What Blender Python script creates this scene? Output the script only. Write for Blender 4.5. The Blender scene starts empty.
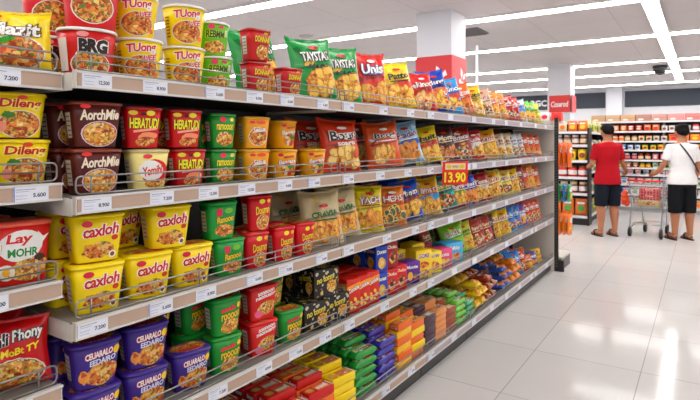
import bpy, bmesh, math, random
from mathutils import Vector, Matrix, noise
R = math.radians
sc = bpy.context.scene
COL = sc.collection

# ------------------------------------------------------------------ camera, world, exposure
TH = R(33.49); FPX = 535.0; HOR = 143.0; CAMZ = 1.42
cam = bpy.data.objects.new('camera', bpy.data.cameras.new('camera')); COL.objects.link(cam)
cam.location = (0, 0, CAMZ); cam.rotation_euler = (R(90), 0, TH)
cam.data.sensor_width = 36; cam.data.lens = FPX / 700 * 36
cam.data.shift_y = -(200 - HOR) / 700
cam.data.clip_start = .05; cam.data.clip_end = 100
cam.data.dof.use_dof = True; cam.data.dof.focus_distance = 1.9; cam.data.dof.aperture_fstop = 8.0
sc.camera = cam
w = bpy.data.worlds.new('world'); sc.world = w; w.use_nodes = True
w.node_tree.nodes['Background'].inputs[0].default_value = (.9, .93, 1, 1)
w.node_tree.nodes['Background'].inputs[1].default_value = .3
sc.view_settings.view_transform = 'Standard'; sc.view_settings.look = 'None'
sc.view_settings.gamma = 1; sc.view_settings.exposure = 0.12; sc.view_settings.use_curve_mapping = False
LIGHT_POWER = 17.0
CEIL = 3.42
LIGHT_ROWS = [-3.2, -.2, 2.75, 5.7, 8.3, 11.2, 14.7, 17.1, 20.2]
DS = 1.385                                     # distance from the camera line to the shelf fronts
SZ = [1.61, 1.274, .94, .59, .15]              # shelf heights of the long gondola
NZ = [1.605, 1.311, 1.05, .77, .15]            # shelf heights of the near bay
DN = 1.435

def yat(px, D):                                # place along a shelf front seen at a column of the photo
    return D / math.tan(TH - math.atan((px - 350) / FPX))

# ------------------------------------------------------------------ materials
def lin(c):
    g = sum(c) / 3; c = [min(255., max(0., g + (x - g) * 1.13)) for x in c]
    return tuple((x / 255 / 12.92 if x <= 10 else ((x / 255 + .055) / 1.055) ** 2.4) for x in c)
MC = {}
def mat(c, rough=.45, metal=0., bump=0., bscale=60., spec=.5, emit=0., coat=0., name=None):
    key = (tuple(c), rough, metal, bump, bscale, spec, emit, coat)
    if key in MC: return MC[key]
    m = bpy.data.materials.new(name or 'paint_%02x%02x%02x' % tuple(int(v) for v in c)); m.use_nodes = True
    nt = m.node_tree; b = nt.nodes['Principled BSDF']
    b.inputs['Base Color'].default_value = (*lin(c), 1)
    b.inputs['Roughness'].default_value = rough; b.inputs['Metallic'].default_value = metal
    b.inputs['Specular IOR Level'].default_value = spec; b.inputs['Coat Weight'].default_value = coat
    if emit:
        b.inputs['Emission Color'].default_value = (1, .985, .96, 1); b.inputs['Emission Strength'].default_value = emit
    tc = nt.nodes.new('ShaderNodeTexCoord'); nz = nt.nodes.new('ShaderNodeTexNoise')
    nz.inputs['Scale'].default_value = bscale; nz.inputs['Detail'].default_value = 3
    nt.links.new(tc.outputs['Object'], nz.inputs['Vector'])
    if not emit:
        mx = nt.nodes.new('ShaderNodeMix'); mx.data_type = 'RGBA'; mx.blend_type = 'MULTIPLY'
        mx.inputs[0].default_value = .12; mx.inputs[6].default_value = (*lin(c), 1)
        nt.links.new(nz.outputs['Fac'], mx.inputs[7]); nt.links.new(mx.outputs[2], b.inputs['Base Color'])
    if bump:
        bp = nt.nodes.new('ShaderNodeBump'); bp.inputs['Strength'].default_value = bump; bp.inputs['Distance'].default_value = .004
        nt.links.new(nz.outputs['Fac'], bp.inputs['Height']); nt.links.new(bp.outputs[0], b.inputs['Normal'])
    MC[key] = m; return m
def food(cols, scale=110., rough=.4):
    key = ('food', tuple(cols), scale)
    if key in MC: return MC[key]
    m = bpy.data.materials.new('food_print'); m.use_nodes = True
    nt = m.node_tree; b = nt.nodes['Principled BSDF']; b.inputs['Roughness'].default_value = rough
    tc = nt.nodes.new('ShaderNodeTexCoord'); v = nt.nodes.new('ShaderNodeTexVoronoi'); v.inputs['Scale'].default_value = scale
    nz = nt.nodes.new('ShaderNodeTexNoise'); nz.inputs['Scale'].default_value = scale * .7; nz.inputs['Detail'].default_value = 2
    ad = nt.nodes.new('ShaderNodeMix'); ad.data_type = 'RGBA'; ad.inputs[0].default_value = .012
    nt.links.new(tc.outputs['Object'], nz.inputs['Vector']); nt.links.new(tc.outputs['Object'], ad.inputs[6])
    nt.links.new(nz.outputs['Color'], ad.inputs[7]); nt.links.new(ad.outputs[2], v.inputs['Vector'])
    sp = nt.nodes.new('ShaderNodeSeparateColor'); nt.links.new(v.outputs['Color'], sp.inputs[0])
    cr = nt.nodes.new('ShaderNodeValToRGB'); cr.color_ramp.interpolation = 'CONSTANT'
    e = cr.color_ramp.elements
    n = len(cols)
    e[0].position = 0; e[0].color = (*lin(cols[0]), 1); e[1].position = 1 / n; e[1].color = (*lin(cols[1]), 1)
    for i in range(2, n):
        q = e.new(i / n); q.color = (*lin(cols[i]), 1)
    nt.links.new(sp.outputs[0], cr.inputs[0])
    mx = nt.nodes.new('ShaderNodeMix'); mx.data_type = 'RGBA'; mx.blend_type = 'MULTIPLY'; mx.inputs[0].default_value = .35
    nt.links.new(cr.outputs[0], mx.inputs[6]); nt.links.new(nz.outputs['Color'], mx.inputs[7])
    nt.links.new(mx.outputs[2], b.inputs['Base Color'])
    MC[key] = m; return m
NOODLE = food([(222, 150, 60), (196, 92, 34), (240, 190, 90), (150, 58, 24), (230, 130, 50), (236, 200, 130), (226, 160, 70), (170, 60, 26), (214, 120, 44), (110, 120, 40)], 150)
NOODLEB = food([(232, 180, 80), (214, 140, 50), (246, 214, 120), (190, 100, 40), (236, 160, 60), (150, 84, 30), (246, 216, 150), (214, 120, 40), (232, 180, 80), (170, 150, 60)], 150)
CHIP = food([(244, 200, 90), (232, 170, 60), (250, 220, 130), (214, 140, 50), (238, 186, 80)], 60)
CHIPO = food([(236, 150, 60), (214, 110, 40), (246, 190, 100), (190, 80, 30), (230, 170, 90)], 60)
MIX = food([(240, 230, 210), (220, 60, 40), (244, 190, 60), (120, 60, 30), (60, 130, 60), (240, 140, 50)], 70)

# ------------------------------------------------------------------ mesh helpers
class MB:                                      # collects faces with materials into ONE mesh
    def __init__(s): s.v = []; s.f = []; s.m = []; s.mats = []; s.sm = []
    def mi(s, m):
        if m not in s.mats: s.mats.append(m)
        return s.mats.index(m)
    def add(s, vs, fs, m, smooth=False):
        o = len(s.v); s.v += [tuple(p) for p in vs]; k = s.mi(m)
        for f in fs: s.f.append([o + i for i in f]); s.m.append(k); s.sm.append(smooth)
        return s
    def box(s, x0, x1, y0, y1, z0, z1, m, bev=0.):
        if bev > 0:
            b = min(bev, abs(x1 - x0) * .45, abs(y1 - y0) * .45, abs(z1 - z0) * .45)
            bm = bmesh.new(); bmesh.ops.create_cube(bm, size=1)
            for v in bm.verts: v.co = Vector(((x0 + x1) / 2 + v.co.x * (x1 - x0), (y0 + y1) / 2 + v.co.y * (y1 - y0), (z0 + z1) / 2 + v.co.z * (z1 - z0)))
            bmesh.ops.bevel(bm, geom=bm.edges[:], offset=b, segments=2, affect='EDGES', profile=.5)
            bm.verts.index_update()
            s.add([v.co.copy() for v in bm.verts], [[v.index for v in f.verts] for f in bm.faces], m, True); bm.free(); return s
        vs = [(x, y, z) for x in (x0, x1) for y in (y0, y1) for z in (z0, z1)]
        return s.add(vs, [(0, 1, 3, 2), (4, 6, 7, 5), (0, 4, 5, 1), (2, 3, 7, 6), (0, 2, 6, 4), (1, 5, 7, 3)], m)
    def tube(s, pts, r, m, n=6, cap=True):
        pts = [Vector(p) for p in pts]; rs = r if isinstance(r, (list, tuple)) else [r] * len(pts); vs = []; fs = []
        up = None
        for i, p in enumerate(pts):
            d = (pts[min(i + 1, len(pts) - 1)] - pts[max(i - 1, 0)]).normalized()
            if up is None or abs(up.dot(d)) > .95: up = Vector((0, 0, 1)) if abs(d.z) < .9 else Vector((1, 0, 0))
            a = d.cross(up).normalized(); b = a.cross(d).normalized(); up = b
            for k in range(n):
                t = 2 * math.pi * k / n; vs.append(p + (a * math.cos(t) + b * math.sin(t)) * rs[i])
        for i in range(len(pts) - 1):
            for k in range(n):
                j = (k + 1) % n; fs.append((i * n + k, i * n + j, (i + 1) * n + j, (i + 1) * n + k))
        if cap: fs.append(tuple(range(n))[::-1]); fs.append(tuple((len(pts) - 1) * n + k for k in range(n)))
        return s.add(vs, fs, m, True)
    def loft(s, rings, m, cap=True):           # rings: lists of equal point counts
        n = len(rings[0]); vs = [p for r in rings for p in r]; fs = []
        for i in range(len(rings) - 1):
            for k in range(n):
                j = (k + 1) % n; fs.append((i * n + k, i * n + j, (i + 1) * n + j, (i + 1) * n + k))
        if cap: fs.append(tuple(range(n))[::-1]); fs.append(tuple((len(rings) - 1) * n + k for k in range(n)))
        return s.add(vs, fs, m, True)
    def lathe(s, prof, m, n=20, c=(0, 0, 0)):
        return s.loft([[(c[0] + r * math.cos(2 * math.pi * k / n), c[1] + r * math.sin(2 * math.pi * k / n), c[2] + z) for k in range(n)] for r, z in prof], m)
    def mesh(s, name):
        me = bpy.data.meshes.new(name); me.from_pydata(s.v, [], s.f)
        for m in s.mats: me.materials.append(m)
        me.polygons.foreach_set('material_index', s.m); me.polygons.foreach_set('use_smooth', s.sm)
        me.update(); return me
    def build(s, name, parent=None):
        o = bpy.data.objects.new(name, s.mesh(name)); COL.objects.link(o)
        if parent: o.parent = parent
        return o
def tag(o, label=None, cat=None, group=None, kind=None):
    if label: o['label'] = label
    if cat: o['category'] = cat
    if group: o['group'] = group
    if kind: o['kind'] = kind
    return o
def empty(name, loc=(0, 0, 0), rz=0):
    o = bpy.data.objects.new(name, None); COL.objects.link(o); o.location = loc; o.rotation_euler = (0, 0, rz)
    o.empty_display_size = .1; return o
def struct(name, mb): return tag(mb.build(name), kind='structure')

# ------------------------------------------------------------------ flat artwork mapped on a surface
TC = {}
def text2d(st, bold=.02, shear=0.):
    k = (st, bold, shear)
    if k in TC: return TC[k]
    cu = bpy.data.curves.new('t', 'FONT'); cu.body = st; cu.offset = bold; cu.shear = shear; cu.resolution_u = 2; cu.fill_mode = 'FRONT'; cu.space_character = .95
    ob = bpy.data.objects.new('t', cu); COL.objects.link(ob)
    dg = bpy.context.evaluated_depsgraph_get(); dg.update()
    me = bpy.data.meshes.new_from_object(ob.evaluated_get(dg))
    vs = [v.co.copy() for v in me.vertices]; fs = [list(p.vertices) for p in me.polygons]
    # all faces towards +Z
    bpy.data.objects.remove(ob); bpy.data.curves.remove(cu); bpy.data.meshes.remove(me)
    if vs:
        x0 = min(v.x for v in vs); x1 = max(v.x for v in vs); y0 = min(v.y for v in vs); y1 = max(v.y for v in vs)
        vs = [((v.x - x0) / (x1 - x0) - .5, (v.y - y0) / max(y1 - y0, .01) - .5) for v in vs]
    TC[k] = (vs, fs); return TC[k]
def cut(vs, fs, step):                         # cut flat artwork so that it can bend
    bm = bmesh.new(); vv = [bm.verts.new((x, y, 0)) for x, y in vs]
    for f in fs:
        try: bm.faces.new([vv[i] for i in f])
        except ValueError: pass
    for ax in (0, 1):
        lo = min(v[ax] for v in vs); hi = max(v[ax] for v in vs)
        k = math.ceil(lo / step)
        while k * step < hi:
            co = Vector((k * step, 0, 0)) if ax == 0 else Vector((0, k * step, 0))
            no = Vector((1, 0, 0)) if ax == 0 else Vector((0, 1, 0))
            bmesh.ops.bisect_plane(bm, geom=bm.verts[:] + bm.edges[:] + bm.faces[:], plane_co=co, plane_no=no, dist=1e-7); k += 1
    bm.verts.index_update()
    r = [(v.co.x, v.co.y) for v in bm.verts], [[v.index for v in f.verts] for f in bm.faces]
    bm.free(); return r
class Art:                                     # artwork in metres: a to the right, b up, centre of the face at 0,0
    def __init__(s, mb, surf, step=0., lift=.0003): s.mb = mb; s.surf = surf; s.step = step; s.n = 1; s.lift = lift
    def put(s, vs, fs, m):
        if not vs: return s
        if s.step: vs, fs = cut(vs, fs, s.step)
        out = []
        for f in fs:
            a = sum(vs[f[i]][0] * vs[f[(i + 1) % len(f)]][1] - vs[f[(i + 1) % len(f)]][0] * vs[f[i]][1] for i in range(len(f)))
            out.append(f if a > 0 else f[::-1])
        s.mb.add([s.surf(a, b, s.lift * s.n) for a, b in vs], out, m, False); s.n += 1; return s
    def ell(s, cx, cy, rx, ry, m, ang=0, jag=0., seg=18, seed=0):
        rd = random.Random(seed); ca, sa = math.cos(ang), math.sin(ang); vs = []
        for k in range(seg):
            t = 2 * math.pi * k / seg; q = 1 + (rd.random() - .5) * jag
            x, y = rx * q * math.cos(t), ry * q * math.sin(t); vs.append((cx + x * ca - y * sa, cy + x * sa + y * ca))
        return s.put(vs, [list(range(seg))], m)
    def rect(s, x0, x1, y0, y1, m, sk=0.): return s.put([(x0, y0), (x1, y0 + sk), (x1, y1 + sk), (x0, y1)], [[0, 1, 2, 3]], m)
    def text(s, st, cx, cy, w, h, m, outline=None, ang=0, shear=.15, bold=.03):
        for mm, bo, g in (((outline, bold + .07, 1.06),) if outline else ()) + ((m, bold, 1),):
            vs, fs = text2d(st, bo, shear); ca, sa = math.cos(ang), math.sin(ang)
            s.put([(cx + x * w * g * ca - y * h * g * sa, cy + x * w * g * sa + y * h * g * ca) for x, y in vs], fs, mm)
        return s
    def bowl(s, cx, cy, rx, ry, m=None, rim=None, seed=0):
        s.ell(cx, cy, rx * 1.1, ry * 1.1, rim or mat((232, 222, 208))); s.ell(cx, cy, rx * 1.03, ry * 1.03, mat((150, 70, 30))); s.ell(cx, cy, rx, ry, m or NOODLE, jag=.06, seed=seed)
        rd = random.Random(seed + 5)
        for k in range(5):
            a = rd.random() * 6.28; q = rd.random() * .6
            s.ell(cx + rx * q * math.cos(a), cy + ry * q * math.sin(a), rx * .16, ry * .14, mat(rd.choice([(96, 130, 50), (206, 70, 34), (246, 214, 130), (232, 140, 60), (150, 50, 24)])), jag=.5, seg=8, seed=k)
        return s
    def chips(s, cx, cy, w, h, c1=(246, 204, 92), c2=(214, 140, 44), n=7, seed=0):
        rd = random.Random(seed)
        for k in range(n):
            x = cx + (rd.random() - .5) * w; y = cy + (rd.random() - .5) * h; r = w * (.16 + .1 * rd.random()); a = rd.random() * 3
            s.ell(x, y, r * 1.08, r * .8, mat(c2, .4), a, .15, 10, k); s.ell(x, y, r * .9, r * .64, mat(c1, .4), a, .15, 10, k + 9)
        return s

# ------------------------------------------------------------------ package builders: each returns a kind
KIND = {}
def kind(key, name, look, cat, parts, dims): KIND[key] = dict(name=name, look=look, cat=cat, parts=parts, dims=dims)
WHITE = mat((244, 242, 238)); BLACK = mat((24, 22, 22)); 
def cup(key, look, w, h, base, art, n=2.0, taper=.8, lid=(226, 222, 214), dep=None, name='noodle_cup', side=True, liprim=True, top=0):
    if top: lid = base
    dep = dep or w; mb = MB(); m = mat(base, .36, spec=.38); N = 36 if n < 3 else 40; rings = []
    def prof(v): return taper + (1 - taper) * v
    def pt(t, sx, sy, z):
        c, s_ = math.cos(t), math.sin(t)
        return (sx * abs(c) ** (2 / n) * (1 if c > 0 else -1), sy * abs(s_) ** (2 / n) * (1 if s_ > 0 else -1), z)
    H = h - .006
    for v in (0, .02, .33, .66, .96): 
        q = prof(v) * (.985 if v == 0 else 1); rings.append([pt(2 * math.pi * k / N, dep / 2 * q, w / 2 * q, v * H) for k in range(N)])
    mb.loft(rings, m)
    if side and n > 3:                          # the printed panel on the left flank
        def ss(a, b, o): 
            q = prof((b + h / 2) / h); return (-a * q + 0, -(w / 2 * q + o + .0004), b + h / 2)
        A = Art(mb, ss); A.rect(-.2 * dep, .18 * dep, -.3 * h, .25 * h, mat((226, 214, 204)))
        for k in range(5): A.rect(-.17 * dep, .12 * dep, (-.25 + .1 * k) * h, (-.225 + .1 * k) * h, mat((120, 90, 84)))
    def surf(a, b, o):
        v = min(max((b + h / 2) / h, 0), 1); q = prof(v); u = max(-.995, min(.995, a / (w / 2)))
        x = dep / 2 * q * (1 - abs(u) ** n) ** (1 / n)
        d = Vector((max(x, 1e-4) ** (n - 1) / (dep / 2 * q) ** n, (1 if u > 0 else -1) * abs(u * w / 2 * q) ** (n - 1) / (w / 2 * q) ** n, 0)).normalized()
        return (x + d.x * o, u * w / 2 * q + d.y * o, v * H)
    art(Art(mb, lambda a, b, o: surf(a, b, o + .0005), step=w / 10, lift=.0002), w, h)
    L = MB(); lm = mat(lid, .35)
    if liprim:
        L.loft([[pt(2 * math.pi * k / N, dep / 2 * q, w / 2 * q, z) for k in range(N)] for q, z in ((.95, H * .955), (1.035, H * .955), (1.045, H * .975), (1.02, h - .003), (.6, h), (.2, h))], lm)
        if top:
            T_ = Art(L, lambda a, b, o: (-b, a, h + o - (.0028 * max(0, max(abs(a) / (w / 2), abs(b) / (dep / 2)) - .6) / .42)), step=.02)
            T_.ell(0, 0, w * .43, dep * .4, NOODLE, 0, .12, 20, 3); T_.rect(-w * .3, w * .25, -dep * .3, -dep * .12, mat((196, 40, 40))); T_.ell(.2 * w, .2 * dep, .09 * w, .08 * w, mat((240, 200, 60)))
        else: L.add([(dep / 2 * .3 * math.cos(t * .6), w / 2 * .3 * math.sin(t * .6), h + .0004) for t in range(10)], [list(range(10))], mat(base, .4))
    body = mb.mesh('cup_body'); 
    kind(key, name, look, 'noodle cup', [('cup_body', body), ('lid', L.mesh('lid'))], (dep, w, h))
def bag(key, look, w, h, base, art, T=.05, seed=0, name='chip_bag', cat='snack bag', lean=5, res=18, back=None, wr=1., seal=True):
    mb = MB(); m = mat(base, .3, bump=.35, bscale=45, spec=.45); rd = random.Random(seed); off = Vector((seed * 3.1, seed * 1.7, 0))
    sh = h * .045
    def shape(u, v):                            # u -1..1, v 0..1
        e = max(0, 1 - abs(u) ** 3.2) ** .55 * max(0, math.sin(math.pi * min(1, max(0, v)))) ** .42
        t = T / 2 * e
        nz = noise.noise(Vector((u * 2.2, v * 3.4, 0)) + off) * .3 + noise.noise(Vector((u * 5.5, v * 5, 3)) + off) * .22
        t *= 1 + nz * wr
        t += .0035 * wr * noise.noise(Vector((u * 9, v * 2.5, 7)) + off) * (abs(v - .5) * 2) ** 2
        pinch = 1 - .075 * max(0, math.sin(math.pi * min(1, max(0, v)))) ** .5 + .014 * noise.noise(Vector((0, v * 5, u)) + off)
        skew = .03 * w * noise.noise(Vector((0, v * 1.5, 11)) + off)
        return t, u * w / 2 * pinch + skew
    ear = rd.uniform(-.3, 1); 
    def peak(u, v):                             # pulled-up corners of the seal
        return h * .05 * max(0, v - .55) / .45 * ((abs(u) ** 2.5) * (1 + ear * (1 if u < 0 else -1)) - .25)
    cl, sl = math.cos(R(lean)), math.sin(R(lean))
    def fin(x, y, z): return (x * cl - z * sl, y, z * cl + x * sl * .3)
    for sgn in (1, -1):
        vs = []; fs = []
        for j in range(res + 1):
            for i in range(res + 1):
                u = -1 + 2 * i / res; v = j / res; t, y = shape(u, v)
                vs.append(fin(sgn * t, y, sh * .4 + v * (h - sh * 1.4) + peak(u, v)))
        for j in range(res):
            for i in range(res):
                a = j * (res + 1) + i; q = (a, a + 1, a + res + 2, a + res + 1); fs.append(q if sgn > 0 else q[::-1])
        mb.add(vs, fs, m if sgn > 0 or not back else mat(back, .35), True)
    def surf(a, b, o):
        v = (b + h / 2) / h; u = max(-1, min(1, a / (w / 2))); t, y = shape(u, v)
        return fin(t + o * 1.6 + .0014, y, sh * .4 + v * (h - sh * 1.4) + peak(u, v))
    art(Art(mb, surf, step=w / res * 1.0, lift=.00014), w, h)
    nz_ = 26; parts = [('pouch', mb.mesh('pouch'))]
    for z0, z1 in ((0, sh * .45), (h - sh * 1.05, h)):
        S = MB(); vs = []
        for i in range(nz_ + 1):
            u = -1 + 2 * i / nz_; top = z1 > h * .5
            _, y = shape(u, 1 if top else 0); wv = .0022 * math.sin(u * 9 + seed) + .002
            for zz, tt in ((z0, .001), (z1 - (.0025 if i % 2 else 0) * (1 if top else 0), .0008)):
                zz += peak(u, 1 if top else 0)
                vs.append(fin(wv + tt, y * 1.005, zz)); vs.append(fin(wv - tt, y * 1.005, zz))
        fs = []
        for i in range(nz_):
            a = i * 4; b = a + 4
            fs += [(a, b, b + 2, a + 2), (a + 1, a + 3, b + 3, b + 1), (a + 2, b + 2, b + 3, a + 3)]
        S.add(vs, fs, mat(tuple(max(0, int(c * .93)) for c in base), .3, spec=.6))
        nm_ = 'top_seal' if z1 > h * .5 else 'bottom_seal'
        if seal: parts.append((nm_, S.mesh(nm_)))
    # lift so that the lowest point rests at zero and the back stays behind the front
    zmin = min(v.co.z for p in parts for v in p[1].vertices)
    for p in parts:
        for v in p[1].vertices: v.co.z -= zmin
    zmax = max(v.co.z for p in parts for v in p[1].vertices)
    kind(key, name, look, cat, parts, (T, w, zmax)); KIND[key]['lean'] = zmax * math.sin(R(lean))
def carton(key, look, d, w, h, base, art, name='snack_box', cat='box', sidecol=None, topart=None, sideart=None, bev=.003, soft=0.):
    mb = MB(); m = mat(base, .42)
    mb.box(-d / 2, d / 2, -w / 2, w / 2, 0, h, m, bev)
    if art: art(Art(mb, lambda a, b, o: (d / 2 + o, a, b + h / 2)), w, h)
    if topart: topart(Art(mb, lambda a, b, o: (b, a, h + o)) if not soft else Art(mb, lambda a, b, o: (b, a, h + o)), w, d)
    if sideart: sideart(Art(mb, lambda a, b, o: (a, -w / 2 - o, b + h / 2)), d, h)
    kind(key, name, look, cat, [('box', mb.mesh('box'))], (d, w, h))
def bar(key, look, L, w, h, base, accent, txt, tcol, name='snack_bar', cat='snack bar', seed=0):   # wrapped bar lying front to back
    mb = MB(); m = mat(base, .3, bump=.4, bscale=70, spec=.6); rings = []; N = 14
    for t, q in ((-.5, .12), (-.47, .2), (-.43, .75), (-.3, 1), (0, 1.02), (.3, 1), (.43, .75), (.47, .2), (.5, .12)):
        ww = 1 if abs(t) < .44 else .93
        rings.append([(t * L, w / 2 * ww * math.copysign(abs(math.cos(2 * math.pi * k / N)) ** .6, math.cos(2 * math.pi * k / N)), h / 2 + h / 2 * q * math.copysign(abs(math.sin(2 * math.pi * k / N)) ** .6, math.sin(2 * math.pi * k / N))) for k in range(N)])
    mb.loft(rings, m)
    def prof(a): 
        t = abs(a / L); return 1 if t < .3 else 1 - (t - .3) / .13 * .25
    A = Art(mb, step=.018, surf=lambda a, b, o: (-a, -b, h / 2 + h / 2 * prof(a) * 1.04 * (1 - .12 * abs(b / (w / 2)) ** 3) + o + .0008))
    A.rect(-.38 * L, .2 * L, -w * .22, w * .26, mat(accent, .35)); A.text(txt, -.09 * L, 0.02 * w, L * .46, w * .36, mat(tcol), shear=.2)
    A.ell(.27 * L, 0, w * .36, w * .3, MIX, 0, .2); A.ell(-.32 * L, w * .2, w * .16, w * .16, mat((236, 200, 70))); A.ell(.08 * L, -w * .34, w * .3, w * .1, mat((200, 50, 40)), 0, .3); A.ell(-.2 * L, -w * .34, w * .24, w * .08, WHITE, 0, .4)
    B = Art(mb, step=.018, surf=lambda a, b, o: (a, -w / 2 - o - .0012, b + h / 2))
    B.rect(-.3 * L, .12 * L, -h * .2, h * .2, mat(accent, .35)); B.text(txt, -.09 * L, 0, L * .36, h * .32, mat(tcol), shear=.2); B.ell(.22 * L, 0, w * .3, h * .22, MIX, 0, .2)
    kind(key, name, look, cat, [('wrapper', mb.mesh('wrapper'))], (L, w, h))
HINDEX = {}
REG = []                                       # every placed item, labelled at the end
def place(key, x, y, z, rot=0., tilt=0., roll=0., where='', layer='', name=None, parts=True, scale=1., group=None):
    k = KIND[key]; nm = name or k['name']
    if len(k['parts']) > 1 and parts:
        root = empty(nm, (x, y, z)); root.rotation_euler = (R(roll), R(tilt), R(rot))
        for pn, me in k['parts']:
            if len(me.vertices) == 0: continue
            c = bpy.data.objects.new(pn, me); COL.objects.link(c); c.parent = root
    else:
        root = bpy.data.objects.new(nm, k['parts'][0][1]); COL.objects.link(root); root.location = (x, y, z); root.rotation_euler = (R(roll), R(tilt), R(rot))
    if scale != 1: root.scale = (scale,) * 3
    REG.append((root, k, key, where, layer, y, group)); return root
ROWN = ['top shelf', 'second shelf', 'middle shelf', 'fourth shelf', 'bottom shelf']
FOOT = []                                      # footprints already taken: (polygon, z0, z1)
def footprint(k, x, y, rot):
    d, w_, h = k['dims']; ln = k.get('lean', None)
    if ln is not None: d *= 1.2
    if ln is None: q_ = 1.055 if k['cat'] == 'noodle cup' else 1.03; d *= q_; w_ *= q_
    if ln is None and abs(k['dims'][0] - k['dims'][1]) < 1e-4 and k['cat'] == 'noodle cup': pts = [(w_ / 2 * 1.04 * math.cos(q * math.pi / 4 + .39), w_ / 2 * 1.04 * math.sin(q * math.pi / 4 + .39)) for q in range(8)]
    elif ln is None: pts = [(d / 2, w_ / 2), (-d / 2, w_ / 2), (-d / 2, -w_ / 2), (d / 2, -w_ / 2)]
    else: pts = [(.01, w_ / 2), (-ln - .01, w_ / 2), (-ln * .6 - d / 2, .25 * w_), (-ln * .6 - d / 2, -.25 * w_), (-ln - .01, -w_ / 2), (.01, -w_ / 2), (d / 2, -.28 * w_), (d / 2, .28 * w_)]
    c, s_ = math.cos(R(rot)), math.sin(R(rot))
    return [(x + a * c - b * s_, y + a * s_ + b * c) for a, b in pts]
def clash(p, z0, z1):
    for q, a, b in FOOT:
        if min(z1, b) - max(z0, a) < .004: continue
        if abs(q[0][0] - p[0][0]) > .5 or abs(q[0][1] - p[0][1]) > .5: continue
        sep = False
        for A_, B_ in ((p, q), (q, p)):
            for i in range(len(A_)):
                x1, y1 = A_[i]; x2, y2 = A_[(i + 1) % len(A_)]; nx, ny = y1 - y2, x2 - x1
                pa = [nx * X + ny * Y for X, Y in A_]; pb = [nx * X + ny * Y for X, Y in B_]
                if max(pa) < min(pb) or max(pb) < min(pa): sep = True; break
            if sep: break
        if not sep: return True
    return False
DROPPED = []
def P0(key, px, row, layer=0, back=0, rot=0., dx=0., tilt=0., lab='', near=False, parts=True, dz=0., roll=0., y=None):
    k = KIND[key]; d, w_, h = k['dims']; D0 = (DN if near else DS); D = D0 + .024
    Z = NZ if near else SZ
    rr = R(rot); half = (abs(math.cos(rr)) * d + abs(math.sin(rr)) * w_) / 2
    if y is None: y = yat(px, D + half + (0 if back else dx))
    x = -(D + half + dx + back * (2 * half + .006))
    z = Z[row] + layer * (h + (.0035 if k['name'] != 'noodle_carton' else .009)) + dz + .0008
    ylo, yhi = (-.24, .79) if near else (.795, 6.15)
    best = None
    for step in sorted([i * .006 for i in range(-13, 14)], key=abs):
        for ex in (0, .012, .03):
            for dr in (0, 4, -4, 9):
                p = footprint(k, x - ex, y + step, rot + dr); ys = [q[1] for q in p]; xs = [q[0] for q in p]
                if min(ys) < ylo or max(ys) > yhi or min(xs) < -(D0 + .452) or max(xs) > -(D0 + .019): continue
                if not clash(p, z, z + h): best = (x - ex, y + step, rot + dr, p); break
            if best: break
        if best: break
    if not best: DROPPED.append((key, row, layer, back, round(y, 2))); return None
    x, y, rot, p = best; FOOT.append((p, z, z + h))
    lay = lab or (('upper' if layer else 'lower') + ' layer' if k['cat'] == 'noodle cup' else '')
    if back: lay = (lay + ' at the back').strip()
    if 'lean' in k and not roll: roll = random.uniform(4.5, 10) if y > 2.8 else random.uniform(-1, 4.5); z += w_ / 2 * math.sin(R(abs(roll)))
    return place(key, x, y, z, rot, tilt, roll, ROWN[row] + (' of near bay' if near else ''), lay, parts=parts)
def P(key, px, row, layer=0, back=0, rot=0., **kw):   # cups face a little more towards the aisle entrance
    k = KIND[key]
    if k['cat'] == 'noodle cup' and not back: rot = (-27 if abs(k['dims'][0] - k['dims'][1]) < 1e-4 else -14) + random.uniform(-2.5, 2.5)
    return P0(key, px, row, layer, back, rot, **kw)
ORD = ['first', 'second', 'third', 'fourth', 'fifth', 'sixth', 'seventh', 'eighth', 'ninth', 'tenth', 'eleventh', 'twelfth']
def finish_labels():
    G = {}
    for r in REG: G.setdefault((r[2], r[3], r[4], r[6]), []).append(r)
    for (key, where, layer, grp), L in G.items():
        L.sort(key=lambda r: r[0].location.y if grp is None else r[0].location.x)
        for i, r in enumerate(L):
            o = r[0]; k = r[1]; s = k['look']; tail = ''
            if layer: tail += ', ' + layer
            if len(L) > 1: tail += ', ' + ('leftmost' if i == 0 else 'rightmost' if i == len(L) - 1 else ORD[i] + ' from left' if i < 12 else 'far one')
            tail += ', ' + where
            if len((s + tail).split()) > 16: s = s.split(' with ')[0]
            tag(o, s + tail, k['cat'], grp or (k['look'].split(' with')[0] + ' on the ' + where))

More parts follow.
